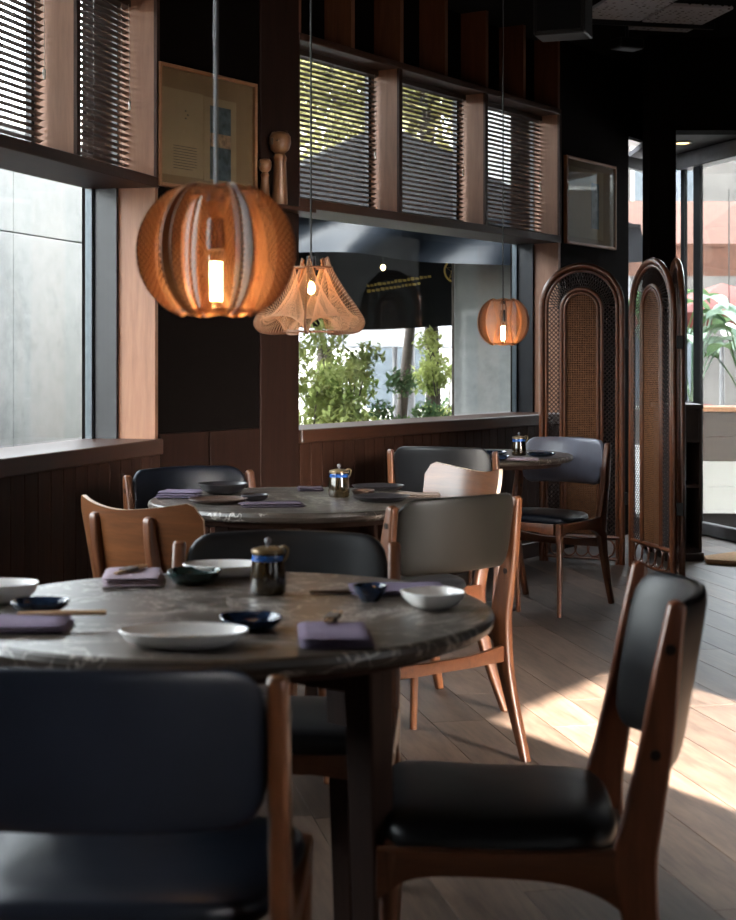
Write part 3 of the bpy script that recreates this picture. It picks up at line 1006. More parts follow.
# ------------------------------------------------------------------ tables
TZ = 0.74
def round_table(x, y, R, legr, leg_angles, label, size=0.064):
    r = empty('round_table', (x, y, 0), 0, label, 'table', 'round marble topped tables')
    t = 0.030
    MB().lathe([(0.0, TZ - t), (R - 0.012, TZ - t), (R - 0.004, TZ - t + 0.006), (R, TZ - 0.013), (R - 0.003, TZ - 0.004), (R - 0.009, TZ), (0.0, TZ)], 96, cap=False).build('table_top', M['marble'], r, 30)
    MB().lathe([(0.0, TZ - t - 0.02), (R - 0.06, TZ - t - 0.02), (R - 0.05, TZ - t), (0.0, TZ - t)], 64, cap=False).build('under_plate', M['table_leg'], r, 30)
    if leg_angles:
        for a in leg_angles:
            m = MB().cbox((-size/2, -size/2, 0), (size/2, size/2, TZ - t - 0.02), 0.004)
            for v in m.bm.verts:
                k = v.co.z / TZ
                v.co.x *= 0.72 + 0.28 * k; v.co.y *= 0.72 + 0.28 * k
                v.co.x += 0.02 * (1 - k)
            m.transform(Matrix.Rotation(a, 4, 'Z') @ Matrix.Translation((legr, 0, 0)))
            m.build('leg', M['table_leg'], r, 0)
        for a in leg_angles[:2]:
            m = MB().cbox((-legr, -0.02, TZ - t - 0.08), (legr, 0.02, TZ - t - 0.02), 0.003).transform(Matrix.Rotation(a, 4, 'Z'))
            m.build('apron_bar', M['table_leg'], r, 0)
    else:
        MB().lathe([(0.0, 0.0), (0.17, 0.0), (0.17, 0.012), (0.03, 0.03), (0.026, 0.06), (0.026, TZ - t - 0.05), (0.08, TZ - t - 0.02), (0.0, TZ - t - 0.02)], 32, cap=False).build('pedestal', M['metal_black'], r, 40)
    return r
T1 = (-0.268, 2.85); T2 = (-0.235, 5.06); T3 = (0.54, 7.42)
a0 = math.atan2(-0.22, 0.268)
round_table(T1[0], T1[1], 0.50, 0.345, [a0, a0 + PI/2, a0 + PI, a0 + 3*PI/2], 'large round dark marble table in the foreground')
a1 = math.radians(-10)
round_table(T2[0], T2[1], 0.48, 0.24, [a1, a1 + PI/2, a1 + PI, a1 + 3*PI/2], 'round dark marble table in the middle, under the flared lamp', 0.05)
round_table(T3[0], T3[1], 0.44, 0.0, None, 'far round marble table in front of the rattan screen')

# ------------------------------------------------------------------ tableware
def dish(name, px, py, prof_out, th, mat, label, cat, plan=None, n=40, rz=0.0, z=TZ, group=None):
    """a hollow dish: outer profile (r,z) from foot to rim; the inside follows at thickness th"""
    p = on_plane(px, py, z)
    r = empty(name, p, rz, label, cat, group)
    prof = [(0.0, 0.0)] + [(a, b) for a, b in prof_out]
    inner = [(max(0.0, a - th), b) for a, b in reversed(prof_out) if b > th * 0.8]
    inner = [(prof_out[-1][0] - th * 0.5, prof_out[-1][1] + th * 0.25)] + inner
    lastr = inner[-1][0]
    inner.append((lastr * 0.75, th)); inner.append((0.0, th))
    MB().lathe(prof + inner, n, plan, cap=False).build('bowl', mat, r, 50)
    # foot ring
    fr = prof_out[0][0]
    MB().lathe([(fr * 0.92, 0.0005), (fr * 1.01, 0.0005), (fr * 1.02, 0.006), (fr * 0.9, 0.006)], n, plan, cap=False).build('foot_ring', mat, r, 50)
    return r

def oval(ax, ay, wob=0.0, e=1.0, k=3):
    def f(a):
        w_ = 1 + wob * math.cos(k * a)
        if e != 1.0:
            ca, sa = abs(math.cos(a)), abs(math.sin(a))
            q = (ca ** (2 / e) + sa ** (2 / e)) ** (-e / 2)
            w_ *= q
        return (ax * w_, ay * w_)
    return f

PL = [(0.055, 0.0), (0.075, 0.004), (0.092, 0.014), (0.100, 0.026)]
def S(prof, s, sz=1.0):
    return [(a * s, b * sz) for a, b in prof]
BOWL = [(0.020, 0.0), (0.030, 0.006), (0.043, 0.018), (0.050, 0.031)]
SAUCE = [(0.022, 0.0), (0.036, 0.004), (0.046, 0.012), (0.050, 0.021)]

dish('oval_dish', 184, 646, PL, 0.005, M['white_cer'], 'long white oval dish on the front of the near table', 'dish', oval(1.02, 0.62, 0.02, 0.8, 4))
dish('square_bowl', 433, 608, [(0.026, 0.0), (0.038, 0.006), (0.050, 0.018), (0.056, 0.031)], 0.0045, M['white_cer'], 'white rounded square bowl at the right edge of the near table', 'bowl', oval(0.98, 0.98, 0, 0.62), rz=0.5)
dish('sauce_dish', 250, 629, SAUCE, 0.004, M['blue_cer'], 'dark blue sauce dish behind the long white oval dish', 'dish', oval(1.05, 1.1, 0.02, 0.75), rz=0.2)
dish('sauce_cup', 370, 601, [(0.016, 0.0), (0.020, 0.006), (0.029, 0.018), (0.033, 0.030)], 0.004, M['blue_cer'], 'dark blue sauce cup beside the white square bowl', 'cup')
dish('sauce_dish', 194, 583, [(0.026, 0.0), (0.040, 0.005), (0.048, 0.016), (0.052, 0.026)], 0.004, M['green_cer'], 'dark green sauce dish at the back of the near table', 'dish', oval(1.05, 1.15, 0.02, 0.75))
dish('oval_dish', 225, 576, PL, 0.005, M['white_cer'], 'white oval dish behind the soy sauce jug', 'dish', oval(0.88, 0.6, 0.02, 0.8, 4))
dish('white_dish', -6, 603, [(0.05, 0.0), (0.07, 0.006), (0.088, 0.022), (0.096, 0.038)], 0.005, M['white_cer'], 'white dish cut off by the left edge of the picture', 'dish', oval(0.85, 0.6, 0.03, 0.8))
dish('sauce_dish', 40, 612, SAUCE, 0.004, M['blue_cer'], 'dark blue sauce dish beside the cut off white dish', 'dish', oval(1.05, 0.85, 0.02, 0.75))

def napkin(px, py, wx, wy, rz, mat, label, layers=3, z=TZ, sleeve=None, th=0.007):
    p = on_plane(px, py, z)
    r = empty('folded_napkin', p, rz, label, 'napkin', 'folded napkins on the tables')
    for k in range(layers):
        m = MB()
        s = 1 - 0.025 * k
        ox = 0.004 * math.sin(k * 2.3 + px); oy = 0.003 * math.cos(k * 1.7 + py)
        nx, ny = 14, 10
        z0 = k * th
        def top(i, j, dz):
            x = (i - 0.5) * wx * s; y = (j - 0.5) * wy * s
            ex = min(i, 1 - i) * wx; ey = min(j, 1 - j) * wy
            e = min(1.0, min(ex, ey) / 0.006)
            edge = math.sqrt(max(0.0, 1 - (1 - e) ** 2))
            wv = 0.0009 * math.sin(x * 60 + k + px) + 0.0008 * math.sin(y * 70 + 2 * k)
            mid = z0 + th * 0.5
            return Vector((x + ox, y + oy, mid + dz * (th * 0.49 * edge) + wv * edge * (1 if k == layers - 1 and dz > 0 else 0)))
        A = m.grid(lambda i, j: top(i, j, 1), nx, ny)
        B = m.grid(lambda i, j: top(i, j, -1), nx, ny)
        bmesh.ops.remove_doubles(m.bm, verts=m.bm.verts, dist=0.0004)
        m.build('fold', mat, r, 60)
    return r, layers * th

def chopsticks(px, py, zoff, rz, label, length=0.21, z=TZ, dark=False, sleeve=True):
    p = on_plane(px, py, z)
    r = empty('chopsticks', (p.x, p.y, z + zoff + 0.0045), rz, label, 'chopsticks', 'chopsticks on the napkins')
    mt = M['chop_dark'] if dark else M['chopstick']
    for dy in (-0.0048, 0.0048):
        MB().tube([(-length/2, dy * 0.6, 0), (0, dy, 0), (length/2, dy, 0)], [0.0020, 0.0035, 0.0040], 8).build('stick', mt, r, 50)
    if sleeve:
        MB().cbox((-0.028, -0.0115, -0.0042), (0.018, 0.0115, 0.0052), 0.002).build('paper_sleeve', M['sleeve'], r, 0)
    return r

N1, h = napkin(334, 641, 0.118, 0.16, 0.06, M['napkin'], 'purple folded napkin at the front right of the near table')
chopsticks(333, 632, h, PI/2 - 0.15, 'chopsticks in a dark sleeve on the front right purple napkin', 0.10)
N1, h = napkin(398, 592, 0.19, 0.12, 0.05, M['napkin'], 'purple folded napkin behind the white square bowl', 2)
chopsticks(338, 594, 0.0, 0.05, 'dark chopsticks sticking out left of the napkin by the blue sauce cup', 0.11, dark=True, sleeve=False)
N1, h = napkin(133, 582, 0.120, 0.16, 0.10, M['napkin_pale'], 'mauve folded napkin at the back left of the near table')
chopsticks(130, 582, h, PI/2 - 0.35, 'chopsticks in a dark sleeve on the mauve napkin', 0.12)
N1, h = napkin(22, 629, 0.165, 0.125, 0.05, M['napkin'], 'purple folded napkin at the left edge of the near table', 2, th=0.009)
chopsticks(62, 626, h, 0.05, 'pale chopsticks lying across the left purple napkin', 0.15, sleeve=False)

def soy_jug(px, py, label, z=TZ):
    p = on_plane(px, py, z)
    r = empty('soy_sauce_jug', p, 0.0, label, 'jug', 'glazed soy sauce jugs on the tables')
    MB().lathe([(0.0, 0.0), (0.030, 0.0), (0.0345, 0.005), (0.0355, 0.020), (0.034, 0.045), (0.0315, 0.062), (0.030, 0.082), (0.0, 0.082)], 36, cap=False).build('body', M['jug_glaze'], r, 40)
    MB().lathe([(0.0320, 0.066), (0.0325, 0.067), (0.0312, 0.077), (0.0303, 0.0775)], 36, cap=False).build('blue_band', M['jug_blue'], r, 40)
    ld = MB().lathe([(0.0, 0.080), (0.0318, 0.080), (0.0330, 0.084), (0.0315, 0.088), (0.018, 0.092), (0.0, 0.094)], 36, cap=False).build('lid', M['gold_glaze'], r, 40)
    MB().lathe([(0.0, 0.093), (0.0035, 0.093), (0.0035, 0.098), (0.0065, 0.101), (0.0065, 0.106), (0.003, 0.110), (0.0, 0.110)], 16, cap=False).build('knob', M['metal_grey'], ld, 40)
    MB().tube(cr([(0.024, -0.006, 0.090), (0.032, -0.010, 0.094), (0.040, -0.013, 0.088), (0.037, -0.012, 0.074), (0.031, -0.010, 0.066)], 4), 0.0026, 8).build('spout', M['gold_glaze'], r, 50)
    return r
soy_jug(268, 594, 'dark glazed soy sauce jug with blue band on the near table')
soy_jug(339, 497, 'dark glazed soy sauce jug with blue band on the middle table')
soy_jug(519, 455.5, 'dark glazed soy sauce jug with blue band on the far table')

# middle table
FLAT = [(0.055, 0.0), (0.075, 0.003), (0.090, 0.008), (0.100, 0.014)]
napkin(180, 497.5, 0.14, 0.10, -0.15, M['napkin'], 'lilac napkin at the left end of the middle table', 3, th=0.008)
dish('side_plate', 218, 503, S(FLAT, 0.95), 0.004, M['brown_cer'], 'brown side plate at the left front of the middle table', 'plate')
dish('dark_bowl', 223, 494, [(0.035, 0.0), (0.06, 0.010), (0.078, 0.024), (0.085, 0.036)], 0.004, M['black_cer'], 'dark shallow bowl at the left back of the middle table', 'bowl')
dish('sauce_dish', 255, 501, S(SAUCE, 0.9), 0.004, M['black_cer'], 'small black sauce dish in the middle table, left of the jug', 'dish')
napkin(272, 506.5, 0.20, 0.085, 0.18, M['napkin_dark'], 'dark plum napkin at the front of the middle table', 2)
dish('side_plate', 378, 490, S(FLAT, 0.92, 1.2), 0.004, M['black_cer'], 'black side plate right of the jug at the back of the middle table', 'plate')
dish('side_plate', 381, 501, S(FLAT, 0.95, 1.2), 0.004, M['black_cer'], 'black side plate at the right front of the middle table', 'plate')
dish('sauce_dish', 363, 496, S(SAUCE, 0.8), 0.004, M['brown_cer'], 'small brown sauce dish just right of the middle table jug', 'dish')
napkin(418, 497, 0.15, 0.09, -0.1, M['napkin_tan'], 'taupe napkin at the right end of the middle table', 2)
napkin(311, 490.5, 0.09, 0.08, 0.1, M['napkin_dark'], 'dark plum napkin behind the jug on the middle table', 2)
# far table
dish('side_plate', 492, 455, S(FLAT, 0.75, 1.2), 0.004, M['blue_cer'], 'dark blue side plate left of the far table jug', 'plate')
dish('side_plate', 541, 456.5, S(FLAT, 0.7, 1.2), 0.004, M['blue_cer'], 'dark blue side plate right of the far table jug', 'plate')
dish('sauce_dish', 500, 460.5, S(SAUCE, 0.9), 0.004, M['blue_cer'], 'small blue sauce dish at the left front of the far table', 'dish')
napkin(522, 460.5, 0.15, 0.06, 0.0, M['napkin_pale'], 'pale napkin in front of the far table jug', 2)

# ------------------------------------------------------------------ string pendant lamps
def bulb_parts(root, z, long=True):
    MB().lathe([(0.0, z + 0.055), (0.014, z + 0.055), (0.016, z + 0.03), (0.016, z + 0.0), (0.0, z)], 20, cap=False).build('socket', M['metal_black'], root, 40)
    if long:
        b = MB().lathe([(0.012, z + 0.002), (0.014, z - 0.01), (0.0145, z - 0.09), (0.010, z - 0.102), (0.0, z - 0.106)], 20, cap=False).build('bulb', M['glass'], root, 50)
        MB().tube([(0, 0, z - 0.022), (0, 0, z - 0.088)], 0.010, 12).build('filament', M['filament'], b, 50)
    else:
        b = MB().lathe([(0.010, z + 0.002), (0.016, z - 0.02), (0.024, z - 0.045), (0.024, z - 0.06), (0.014, z - 0.078), (0.0, z - 0.083)], 20, cap=False).build('bulb', M['glass'], root, 50)
        MB().lathe([(0.0, z - 0.028), (0.010, z - 0.036), (0.014, z - 0.052), (0.008, z - 0.066), (0.0, z - 0.068)], 14, cap=False).build('filament', M['filament'], b, 50)

def strings(name, root, A, B, pairs, rad, mat, inset=0.0):
    m = MB()
    for t, s in pairs:
        a = A(t); b = B(s)
        d = (b - a).normalized()
        w1 = d.cross(Vector((0, 0, 1)))
        if w1.length < 1e-5: w1 = Vector((1, 0, 0))
        w1.normalize(); w2 = d.cross(w1)
        va = [m.bm.verts.new(a + (w1 * math.cos(q) + w2 * math.sin(q)) * rad) for q in (0, 2.094, 4.189)]
        vb = [m.bm.verts.new(b + (w1 * math.cos(q) + w2 * math.sin(q)) * rad) for q in (0, 2.094, 4.189)]
        for k in range(3):
            m.bm.faces.new((va[k], va[(k+1) % 3], vb[(k+1) % 3], vb[k]))
    o = m.build(name, mat, root, 60, normals=False)
    o['kind'] = 'stuff'
    return o

def globe_lamp(px, py, Y, label, R=0.139, hz=0.114, N=6, phase=0.0, nstr=64, cordmat='cord'):
    c = at(px, py, Y)
    root = empty('pendant_lamp', c, 0.0, label, 'lamp', 'string pendant lamps over the tables')
    zt, zb = hz * 0.98, -hz * 0.98
    def prof(t):       # t from top to bottom on the outer edge
        a = math.radians(22) + math.radians(136) * t
        return R * math.sin(a) ** 0.85, hz * math.cos(a) / math.cos(math.radians(22))
    hw_ = PI / N * 0.86
    for k in range(N):
        for sg in (-1, 1):
            ang = phase + 2 * PI * k / N + sg * hw_
            # crescent rib of thin wood
            ou = [prof(i / 24) for i in range(25)]
            inn = [(r - 0.005 - 0.026 * math.sin(PI * i / 24), z) for i, (r, z) in enumerate(ou)]
            m = MB().plate(ou + inn[::-1], 0.003, 'y', 0.0, 0.0)
            m.transform(Matrix.Rotation(ang, 4, 'Z'))
            m.build('rib', M['rib'], root, 40)
    for zc, rr in ((zt * 0.93, prof(0.03)[0]), (zb * 0.93, prof(0.97)[0])):
        MB().lathe([(rr - 0.010, zc - 0.002), (rr - 0.002, zc - 0.002), (rr - 0.002, zc + 0.002), (rr - 0.010, zc + 0.002), (rr - 0.010, zc - 0.002)], 40, cap=False).build('ring', M['rib'], root, 40)
    for k in range(N):
        a0_ = phase + 2 * PI * k / N - hw_; a1_ = phase + 2 * PI * k / N + hw_
        def mk(ang):
            def g(t):
                r, z = prof(t)
                return Vector((r * math.cos(ang), r * math.sin(ang), z))
            return g
        A, B = mk(a0_), mk(a1_)
        pairs = []
        for dlt in (0.75, -0.75):
            for i in range(nstr):
                t = -0.30 + 1.60 * (i + 0.5) / nstr
                u0, u1 = t - dlt / 2, t + dlt / 2
                pairs.append((max(0.0, min(1.0, u0)), max(0.0, min(1.0, u1))))
        strings('string_panel', root, A, B, pairs, 0.00052, M['string'])
    bulb_parts(root, 0.002)
    MB().tube([(0, 0, zt * 0.95), (0, 0, CEIL - c.z)], 0.0032, 8).build('cord', M[cordmat], root, 50)
    MB().lathe([(0.0, zt * 0.99), (0.004, zt * 0.99), (0.016, zt * 0.9), (0.016, zt * 0.78), (0.0, zt * 0.78)], 16, cap=False).build('cord_grip', M['metal_black'], root, 40)
    m = MB()
    for k in range(3):
        a = phase + PI * k / 3
        rr = prof(0.03)[0] - 0.004
        m.tube([(-rr * math.cos(a), -rr * math.sin(a), zt * 0.93), (rr * math.cos(a), rr * math.sin(a), zt * 0.93)], 0.0012, 5)
    m.build('spider', M['metal_black'], root, 50)
    return root
globe_lamp(216, 251, 2.70, 'large looking string globe lamp glowing orange over the near table', N=6, phase=math.radians(-92), nstr=40, cordmat='cord_grey')
globe_lamp(503, 322, 7.42, 'small looking string globe lamp hanging in front of the far concrete pier', N=6, phase=math.radians(-62), nstr=36, R=0.135, hz=0.112)

def flared_lamp(px, py, Y, label, N=6, phase=0.0, nstr=46):
    c = at(px, py, Y)
    root = empty('pendant_lamp', c, 0.0, label, 'lamp', 'string pendant lamps over the tables')
    ctrl = [(0.060, 0.128), (0.078, 0.085), (0.120, 0.02), (0.168, -0.045), (0.190, -0.085), (0.176, -0.115), (0.140, -0.126), (0.085, -0.125)]
    edge = [(p.x, p.y) for p in cr([(a, b, 0) for a, b in ctrl], 8)]
    n = len(edge)
    def pr(t):
        f_ = max(0.0, min(0.99999, t)) * (n - 1)
        i = int(f_); u = f_ - i
        return edge[i][0] * (1 - u) + edge[i+1][0] * u, edge[i][1] * (1 - u) + edge[i+1][1] * u
    for k in range(N):
        ang = phase + 2 * PI * k / N
        inner = [(0.080, -0.112), (0.125, -0.112), (0.158, -0.102), (0.170, -0.082), (0.150, -0.04), (0.104, 0.02), (0.066, 0.075), (0.048, 0.120)]
        inner = [(p.x, p.y) for p in cr([(a, b, 0) for a, b in inner], 4)]
        m = MB().plate(edge + inner, 0.005, 'y', 0.0, 0.0)
        m.transform(Matrix.Rotation(ang, 4, 'Z'))
        m.build('rib', M['rib'], root, 40)
    for zc, rr in ((0.092, 0.072), (-0.116, 0.095)):
        MB().lathe([(rr - 0.016, zc - 0.0025), (rr, zc - 0.0025), (rr, zc + 0.0025), (rr - 0.016, zc + 0.0025), (rr - 0.016, zc - 0.0025)], 40, cap=False).build('ring', M['rib'], root, 40)
    for k in range(N):
        def mk(ang):
            def g(t):
                r, z = pr(t)
                return Vector((r * math.cos(ang), r * math.sin(ang), z))
            return g
        A, B = mk(phase + 2 * PI * k / N), mk(phase + 2 * PI * (k + 1) / N)
        pairs = [((i + 0.5) / nstr, 1 - (i + 0.5) / nstr) for i in range(nstr)]
        strings('string_panel', root, A, B, pairs, 0.0009, M['string_white'])
    bulb_parts(root, 0.075, False)
    MB().tube([(0, 0, 0.12), (0, 0, CEIL - c.z)], 0.0032, 8).build('cord', M['cord'], root, 50)
    m = MB()
    for k in range(3):
        a = phase + PI * k / 3
        m.tube([(-0.06 * math.cos(a), -0.06 * math.sin(a), 0.092), (0.06 * math.cos(a), 0.06 * math.sin(a), 0.092)], 0.0014, 5)
    m.tube([(0, 0, 0.09), (0, 0, 0.13)], 0.008, 10)
    m.build('spider', M['metal_black'], root, 50)
    return root
flared_lamp(311, 296, 5.06, 'flared string lamp with wooden ribs over the middle table', N=5, phase=math.radians(-94))

# ------------------------------------------------------------------ rattan folding screen
def arch(hw, top, z0, n=18, cx=0.0):
    """outline points from bottom left, over the arch, to bottom right"""
    zc = top - hw
    pts = [(cx - hw, z0)]
    for i in range(n + 1):
        a = PI - PI * i / n
        pts.append((cx + hw * math.cos(a), zc + hw * math.sin(a)))
    pts.append((cx + hw, z0))
    return pts

def screen_panel(parent, P, Q_, htop=1.76):
    P = Vector(P); Q_ = Vector(Q_)
    wd = (Q_ - P).length
    th = math.atan2((Q_ - P).y, (Q_ - P).x)
    root = empty('panel', (0, 0, 0), 0)
    root.parent = parent
    register(root, parent)
    root.location = P - parent.location
    root.rotation_euler = (0, 0, th)
    hw = wd / 2
    cx = hw
    R3 = lambda p, y=0.0: (p[0], y, p[1])
    m = MB()
    o1 = arch(hw - 0.018, htop - 0.018, 0.0, 20, cx)
    o2 = arch(hw - 0.047, htop - 0.047, 0.0, 20, cx)
    m.tube([R3(p) for p in o1], 0.018, 10)
    m.tube([R3(p) for p in o2], 0.011, 8)
    m.build('outer_frame', M['rattan'], root, 60)
    ihw = hw * 0.47
    itop = htop - 0.155
    zb = 0.155
    m = MB()
    m.tube([R3(p) for p in arch(ihw, itop, zb, 18, cx)], 0.012, 8)
    m.tube([R3(p, -0.004) for p in arch(ihw - 0.022, itop - 0.022, zb, 18, cx)], 0.009, 8)
    m.build('inner_frame', M['rattan'], root, 60)
    m = MB()
    m.tube([(0.02, 0, zb), (wd - 0.02, 0, zb)], 0.013, 8)
    m.tube([(0.02, 0, 0.03), (wd - 0.02, 0, 0.03)], 0.010, 8)
    m.build('crossbar', M['rattan'], root, 60)
    # cane field
    m = MB()
    ch = ihw - 0.03
    ctop = itop - 0.03
    s = 0.0105
    def ribbon(a, b, wv, y):
        d = (Vector(b) - Vector(a)).normalized()
        nrm = Vector((-d.z, 0, d.x)) * wv
        v = [Vector(a) + nrm, Vector(a) - nrm, Vector(b) - nrm, Vector(b) + nrm]
        vs = [m.bm.verts.new((q.x, y, q.z)) for q in v]
        m.bm.faces.new(vs)
    x = -ch
    while x < ch:
        zt = ctop - ch + math.sqrt(max(0, ch * ch - x * x))
        ribbon((cx + x, 0, zb), (cx + x, 0, zt), 0.0026, 0.0012)
        x += s
    z = zb
    while z < ctop:
        zc = ctop - ch
        half = ch if z < zc else math.sqrt(max(0, ch * ch - (z - zc) ** 2))
        ribbon((cx - half, 0, z), (cx + half, 0, z), 0.0026, -0.0012)
        z += s
    o = m.build('cane_webbing', M['cane'], root, 0, normals=False)
    o['kind'] = 'stuff'
    # diagonal lattice between the frames
    m = MB()
    ob = hw - 0.055
    zc = htop - hw
    rr = 0.0029
    for side in (-1, 1):
        xa, xb = (cx - ob, cx - ihw - 0.010) if side < 0 else (cx + ihw + 0.010, cx + ob)
        bw = xb - xa
        step = 0.0265
        k = zb - bw
        while k < zc:
            for sg in (1, -1):
                z0_, z1_ = (k, k + bw) if sg > 0 else (k + bw, k)
                x0_, x1_ = xa, xb
                # clip to [zb, zc]
                def clip(x0_, z0_, x1_, z1_):
                    pts = []
                    for (xx, zz), (x2, z2) in (((x0_, z0_), (x1_, z1_)), ((x1_, z1_), (x0_, z0_))):
                        if zz < zb:
                            t = (zb - zz) / (z2 - zz); xx, zz = xx + (x2 - xx) * t, zb
                        elif zz > zc:
                            t = (zc - zz) / (z2 - zz); xx, zz = xx + (x2 - xx) * t, zc
                        pts.append((xx, zz))
                    return pts
                if max(z0_, z1_) <= zb or min(z0_, z1_) >= zc: continue
                q = clip(x0_, z0_, x1_, z1_)
                if math.hypot(q[0][0] - q[1][0], q[0][1] - q[1][1]) > 0.006:
                    m.tube([(q[0][0], sg * 0.0025, q[0][1]), (q[1][0], sg * 0.0025, q[1][1])], rr, 5, caps=False)
            k += step
    izc = itop - ihw
    NS = 34
    for fam in (-1, 1):
        for i in range(NS + 1):
            a = PI * i / NS
            b = a + fam * 0.20
            if b < -0.02 or b > PI + 0.02: continue
            p0 = (cx + (ihw + 0.010) * math.cos(a), izc + (ihw + 0.010) * math.sin(a))
            p1 = (cx + ob * math.cos(b), zc + ob * math.sin(b))
            m.tube([(p0[0], fam * 0.0025, p0[1]), (p1[0], fam * 0.0025, p1[1])], rr, 5, caps=False)
    o = m.build('lattice', M['lattice'], root, 60, normals=False)
    o['kind'] = 'stuff'
    # looped scrolls at the foot
    nl = 5
    for i in range(nl):
        x0 = 0.07 + (wd - 0.14) * (i + 0.5) / nl
        lw = (wd - 0.14) / nl * 0.52
        m = MB()
        pts = [(x0 + lw * math.sin(2 * PI * t / 16) * (1.15 if t < 8 else 1), 0.006 * math.cos(2 * PI * t / 16), 0.092 + 0.052 * math.cos(2 * PI * t / 16)) for t in range(16)]
        m.tube(pts, 0.006, 6, closed=True)
        m.build('scroll', M['rattan'], root, 60)
    return root
hinge = Vector((1.498, 8.97, 0))
scr = empty('folding_screen', hinge, 0, 'arched rattan folding screen with cane panels near the entrance', 'screen')
screen_panel(scr, (1.015, 9.20, 0), (1.490, 8.985, 0))
screen_panel(scr, (1.515, 8.95, 0), (1.655, 8.36, 0))
screen_panel(scr, (1.700, 8.38, 0), (1.745, 8.95, 0))
for p, z in (((1.503, 8.97), 1.25), ((1.503, 8.97), 0.35), ((1.680, 8.352), 1.25), ((1.680, 8.352), 0.35)):
    MB().cbox((p[0] - 0.018 - hinge.x, p[1] - 0.008 - hinge.y, z), (p[0] + 0.018 - hinge.x, p[1] + 0.004 - hinge.y, z + 0.07), 0.002).build('hinge', M['metal_black'], scr, 0)

# ------------------------------------------------------------------ framed prints, dolls, ledge
def framed(s0, s1, z0, z1, label, two=False):
    org = P1 + Matrix.Rotation(TH2, 3, 'Z') @ Vector((s0, -0.001, z0))
    root = empty('framed_print', org, TH2, label, 'picture')
    wd, ht = s1 - s0, z1 - z0
    fw, fd = 0.016, 0.026
    for lo, hi in (((0, -fd, 0), (fw, 0, ht)), ((wd - fw, -fd, 0), (wd, 0, ht)), ((fw, -fd, 0), (wd - fw, 0, fw)), ((fw, -fd, ht - fw), (wd - fw, 0, ht))):
        MB().cbox(lo, hi, 0.002).build('frame_bar', M['frame_wood'], root, 0)
    MB().box((fw, -0.008, fw), (wd - fw, -0.001, ht - fw)).build('backing', M['mat_board'], root, 0)
    if not two:
        # an open book page with small text and a photograph
        b = MB().box((0.03, -0.013, 0.055), (0.30, -0.0085, ht - 0.10)).box((0.305, -0.013, 0.05), (0.53, -0.0085, ht - 0.105)).build('book_page', M['paper'], root, 0)
        MB().box((0.345, -0.0142, 0.06), (0.49, -0.0132, ht - 0.14)).build('photograph', M['ink_photo'], b, 0)
        MB().box((0.347, -0.0149, 0.205), (0.488, -0.0143, 0.265)).build('figure', M['skin_tone'], b, 0)
        m = MB()
        for i in range(9):
            m.box((0.10, -0.0140, 0.085 + i * 0.012), (0.255 - 0.03 * (i == 0), -0.0132, 0.088 + i * 0.012))
        for i in range(3):
            m.box((0.175 + 0.014 * (i % 2), -0.0140, 0.335 - i * 0.016), (0.186 + 0.014 * (i % 2), -0.0132, 0.341 - i * 0.016))
        m.build('text_block', M['ink'], b, 0)
    else:
        b = MB().box((0.05, -0.013, 0.05), (wd - 0.18, -0.0085, ht - 0.06)).build('book_page', M['paper'], root, 0)
        MB().box((wd - 0.36, -0.0142, 0.12), (wd - 0.25, -0.0132, ht - 0.14)).build('photograph', M['ink_photo'], b, 0)
    MB().box((fw, -0.020, fw), (wd - fw, -0.018, ht - fw)).build('glass', M['glass'], root, 0)
    return root
framed(-0.012, 0.66, 1.93, 2.455, 'framed open book page with a dark photograph behind the near globe lamp')
framed(3.815, 4.55, 1.92, 2.475, 'wood framed print on the black wall above the rattan screen', True)

led = place(MB().cbox((0.62, -0.125, 1.885), (0.985, -0.013, 1.905), 0.003).build('ledge_shelf', M['wood_dark'], None, 0), P1, TH2)
tag(led, 'small dark ledge carrying the wooden dolls beside the framed page', 'shelf')
def doll(s, d, z, sc, label):
    p = P1 + Matrix.Rotation(TH2, 3, 'Z') @ Vector((s, d, z))
    r = empty('wooden_doll', p, -0.5, label, 'doll', 'wooden dolls on the ledge')
    m = MB().lathe([(0, 0), (0.030, 0), (0.034, 0.01), (0.031, 0.10), (0.027, 0.185), (0.029, 0.205), (0.022, 0.222), (0, 0.224)], 28, cap=False)
    m.transform(Matrix.Scale(sc, 4)); m.build('body', M['doll_wood'], r, 50)
    m = MB().lathe([(0, 0.22), (0.018, 0.222), (0.040, 0.240), (0.048, 0.268), (0.046, 0.295), (0.036, 0.312), (0.014, 0.318), (0, 0.316)], 28, cap=False)
    m.transform(Matrix.Scale(sc, 4)); hd = m.build('head', M['doll_wood'], r, 50)
    m = MB()
    for sx in (-1, 1):
        m.lathe([(0, 0), (0.012, 0.0), (0.008, 0.009), (0, 0.011)], 10, c=(sx * 0.028, 0, 0.310), cap=False)
    m.transform(Matrix.Scale(sc, 4)); m.build('hair_tuft', M['ink'], hd, 50)
    m = MB()
    m.box((-0.013, -0.0495, 0.258), (-0.004, -0.044, 0.285)).box((0.010, -0.0495, 0.272), (0.022, -0.042, 0.276))
    m.transform(Matrix.Scale(sc, 4)); m.build('painted_face', M['ink'], hd, 0)
    m = MB().lathe([(0.0282, 0.19), (0.0295, 0.195), (0.0305, 0.205), (0.0282, 0.21)], 28, cap=False)
    m.transform(Matrix.Scale(sc, 4)); m.build('neck_band', M['rib'], r, 50)
    return r
doll(0.775, -0.066, 1.905, 1.08, 'larger round headed wooden doll beside the framed page')
doll(0.685, -0.048, 1.905, 0.66, 'smaller wooden doll next to the larger round headed doll')

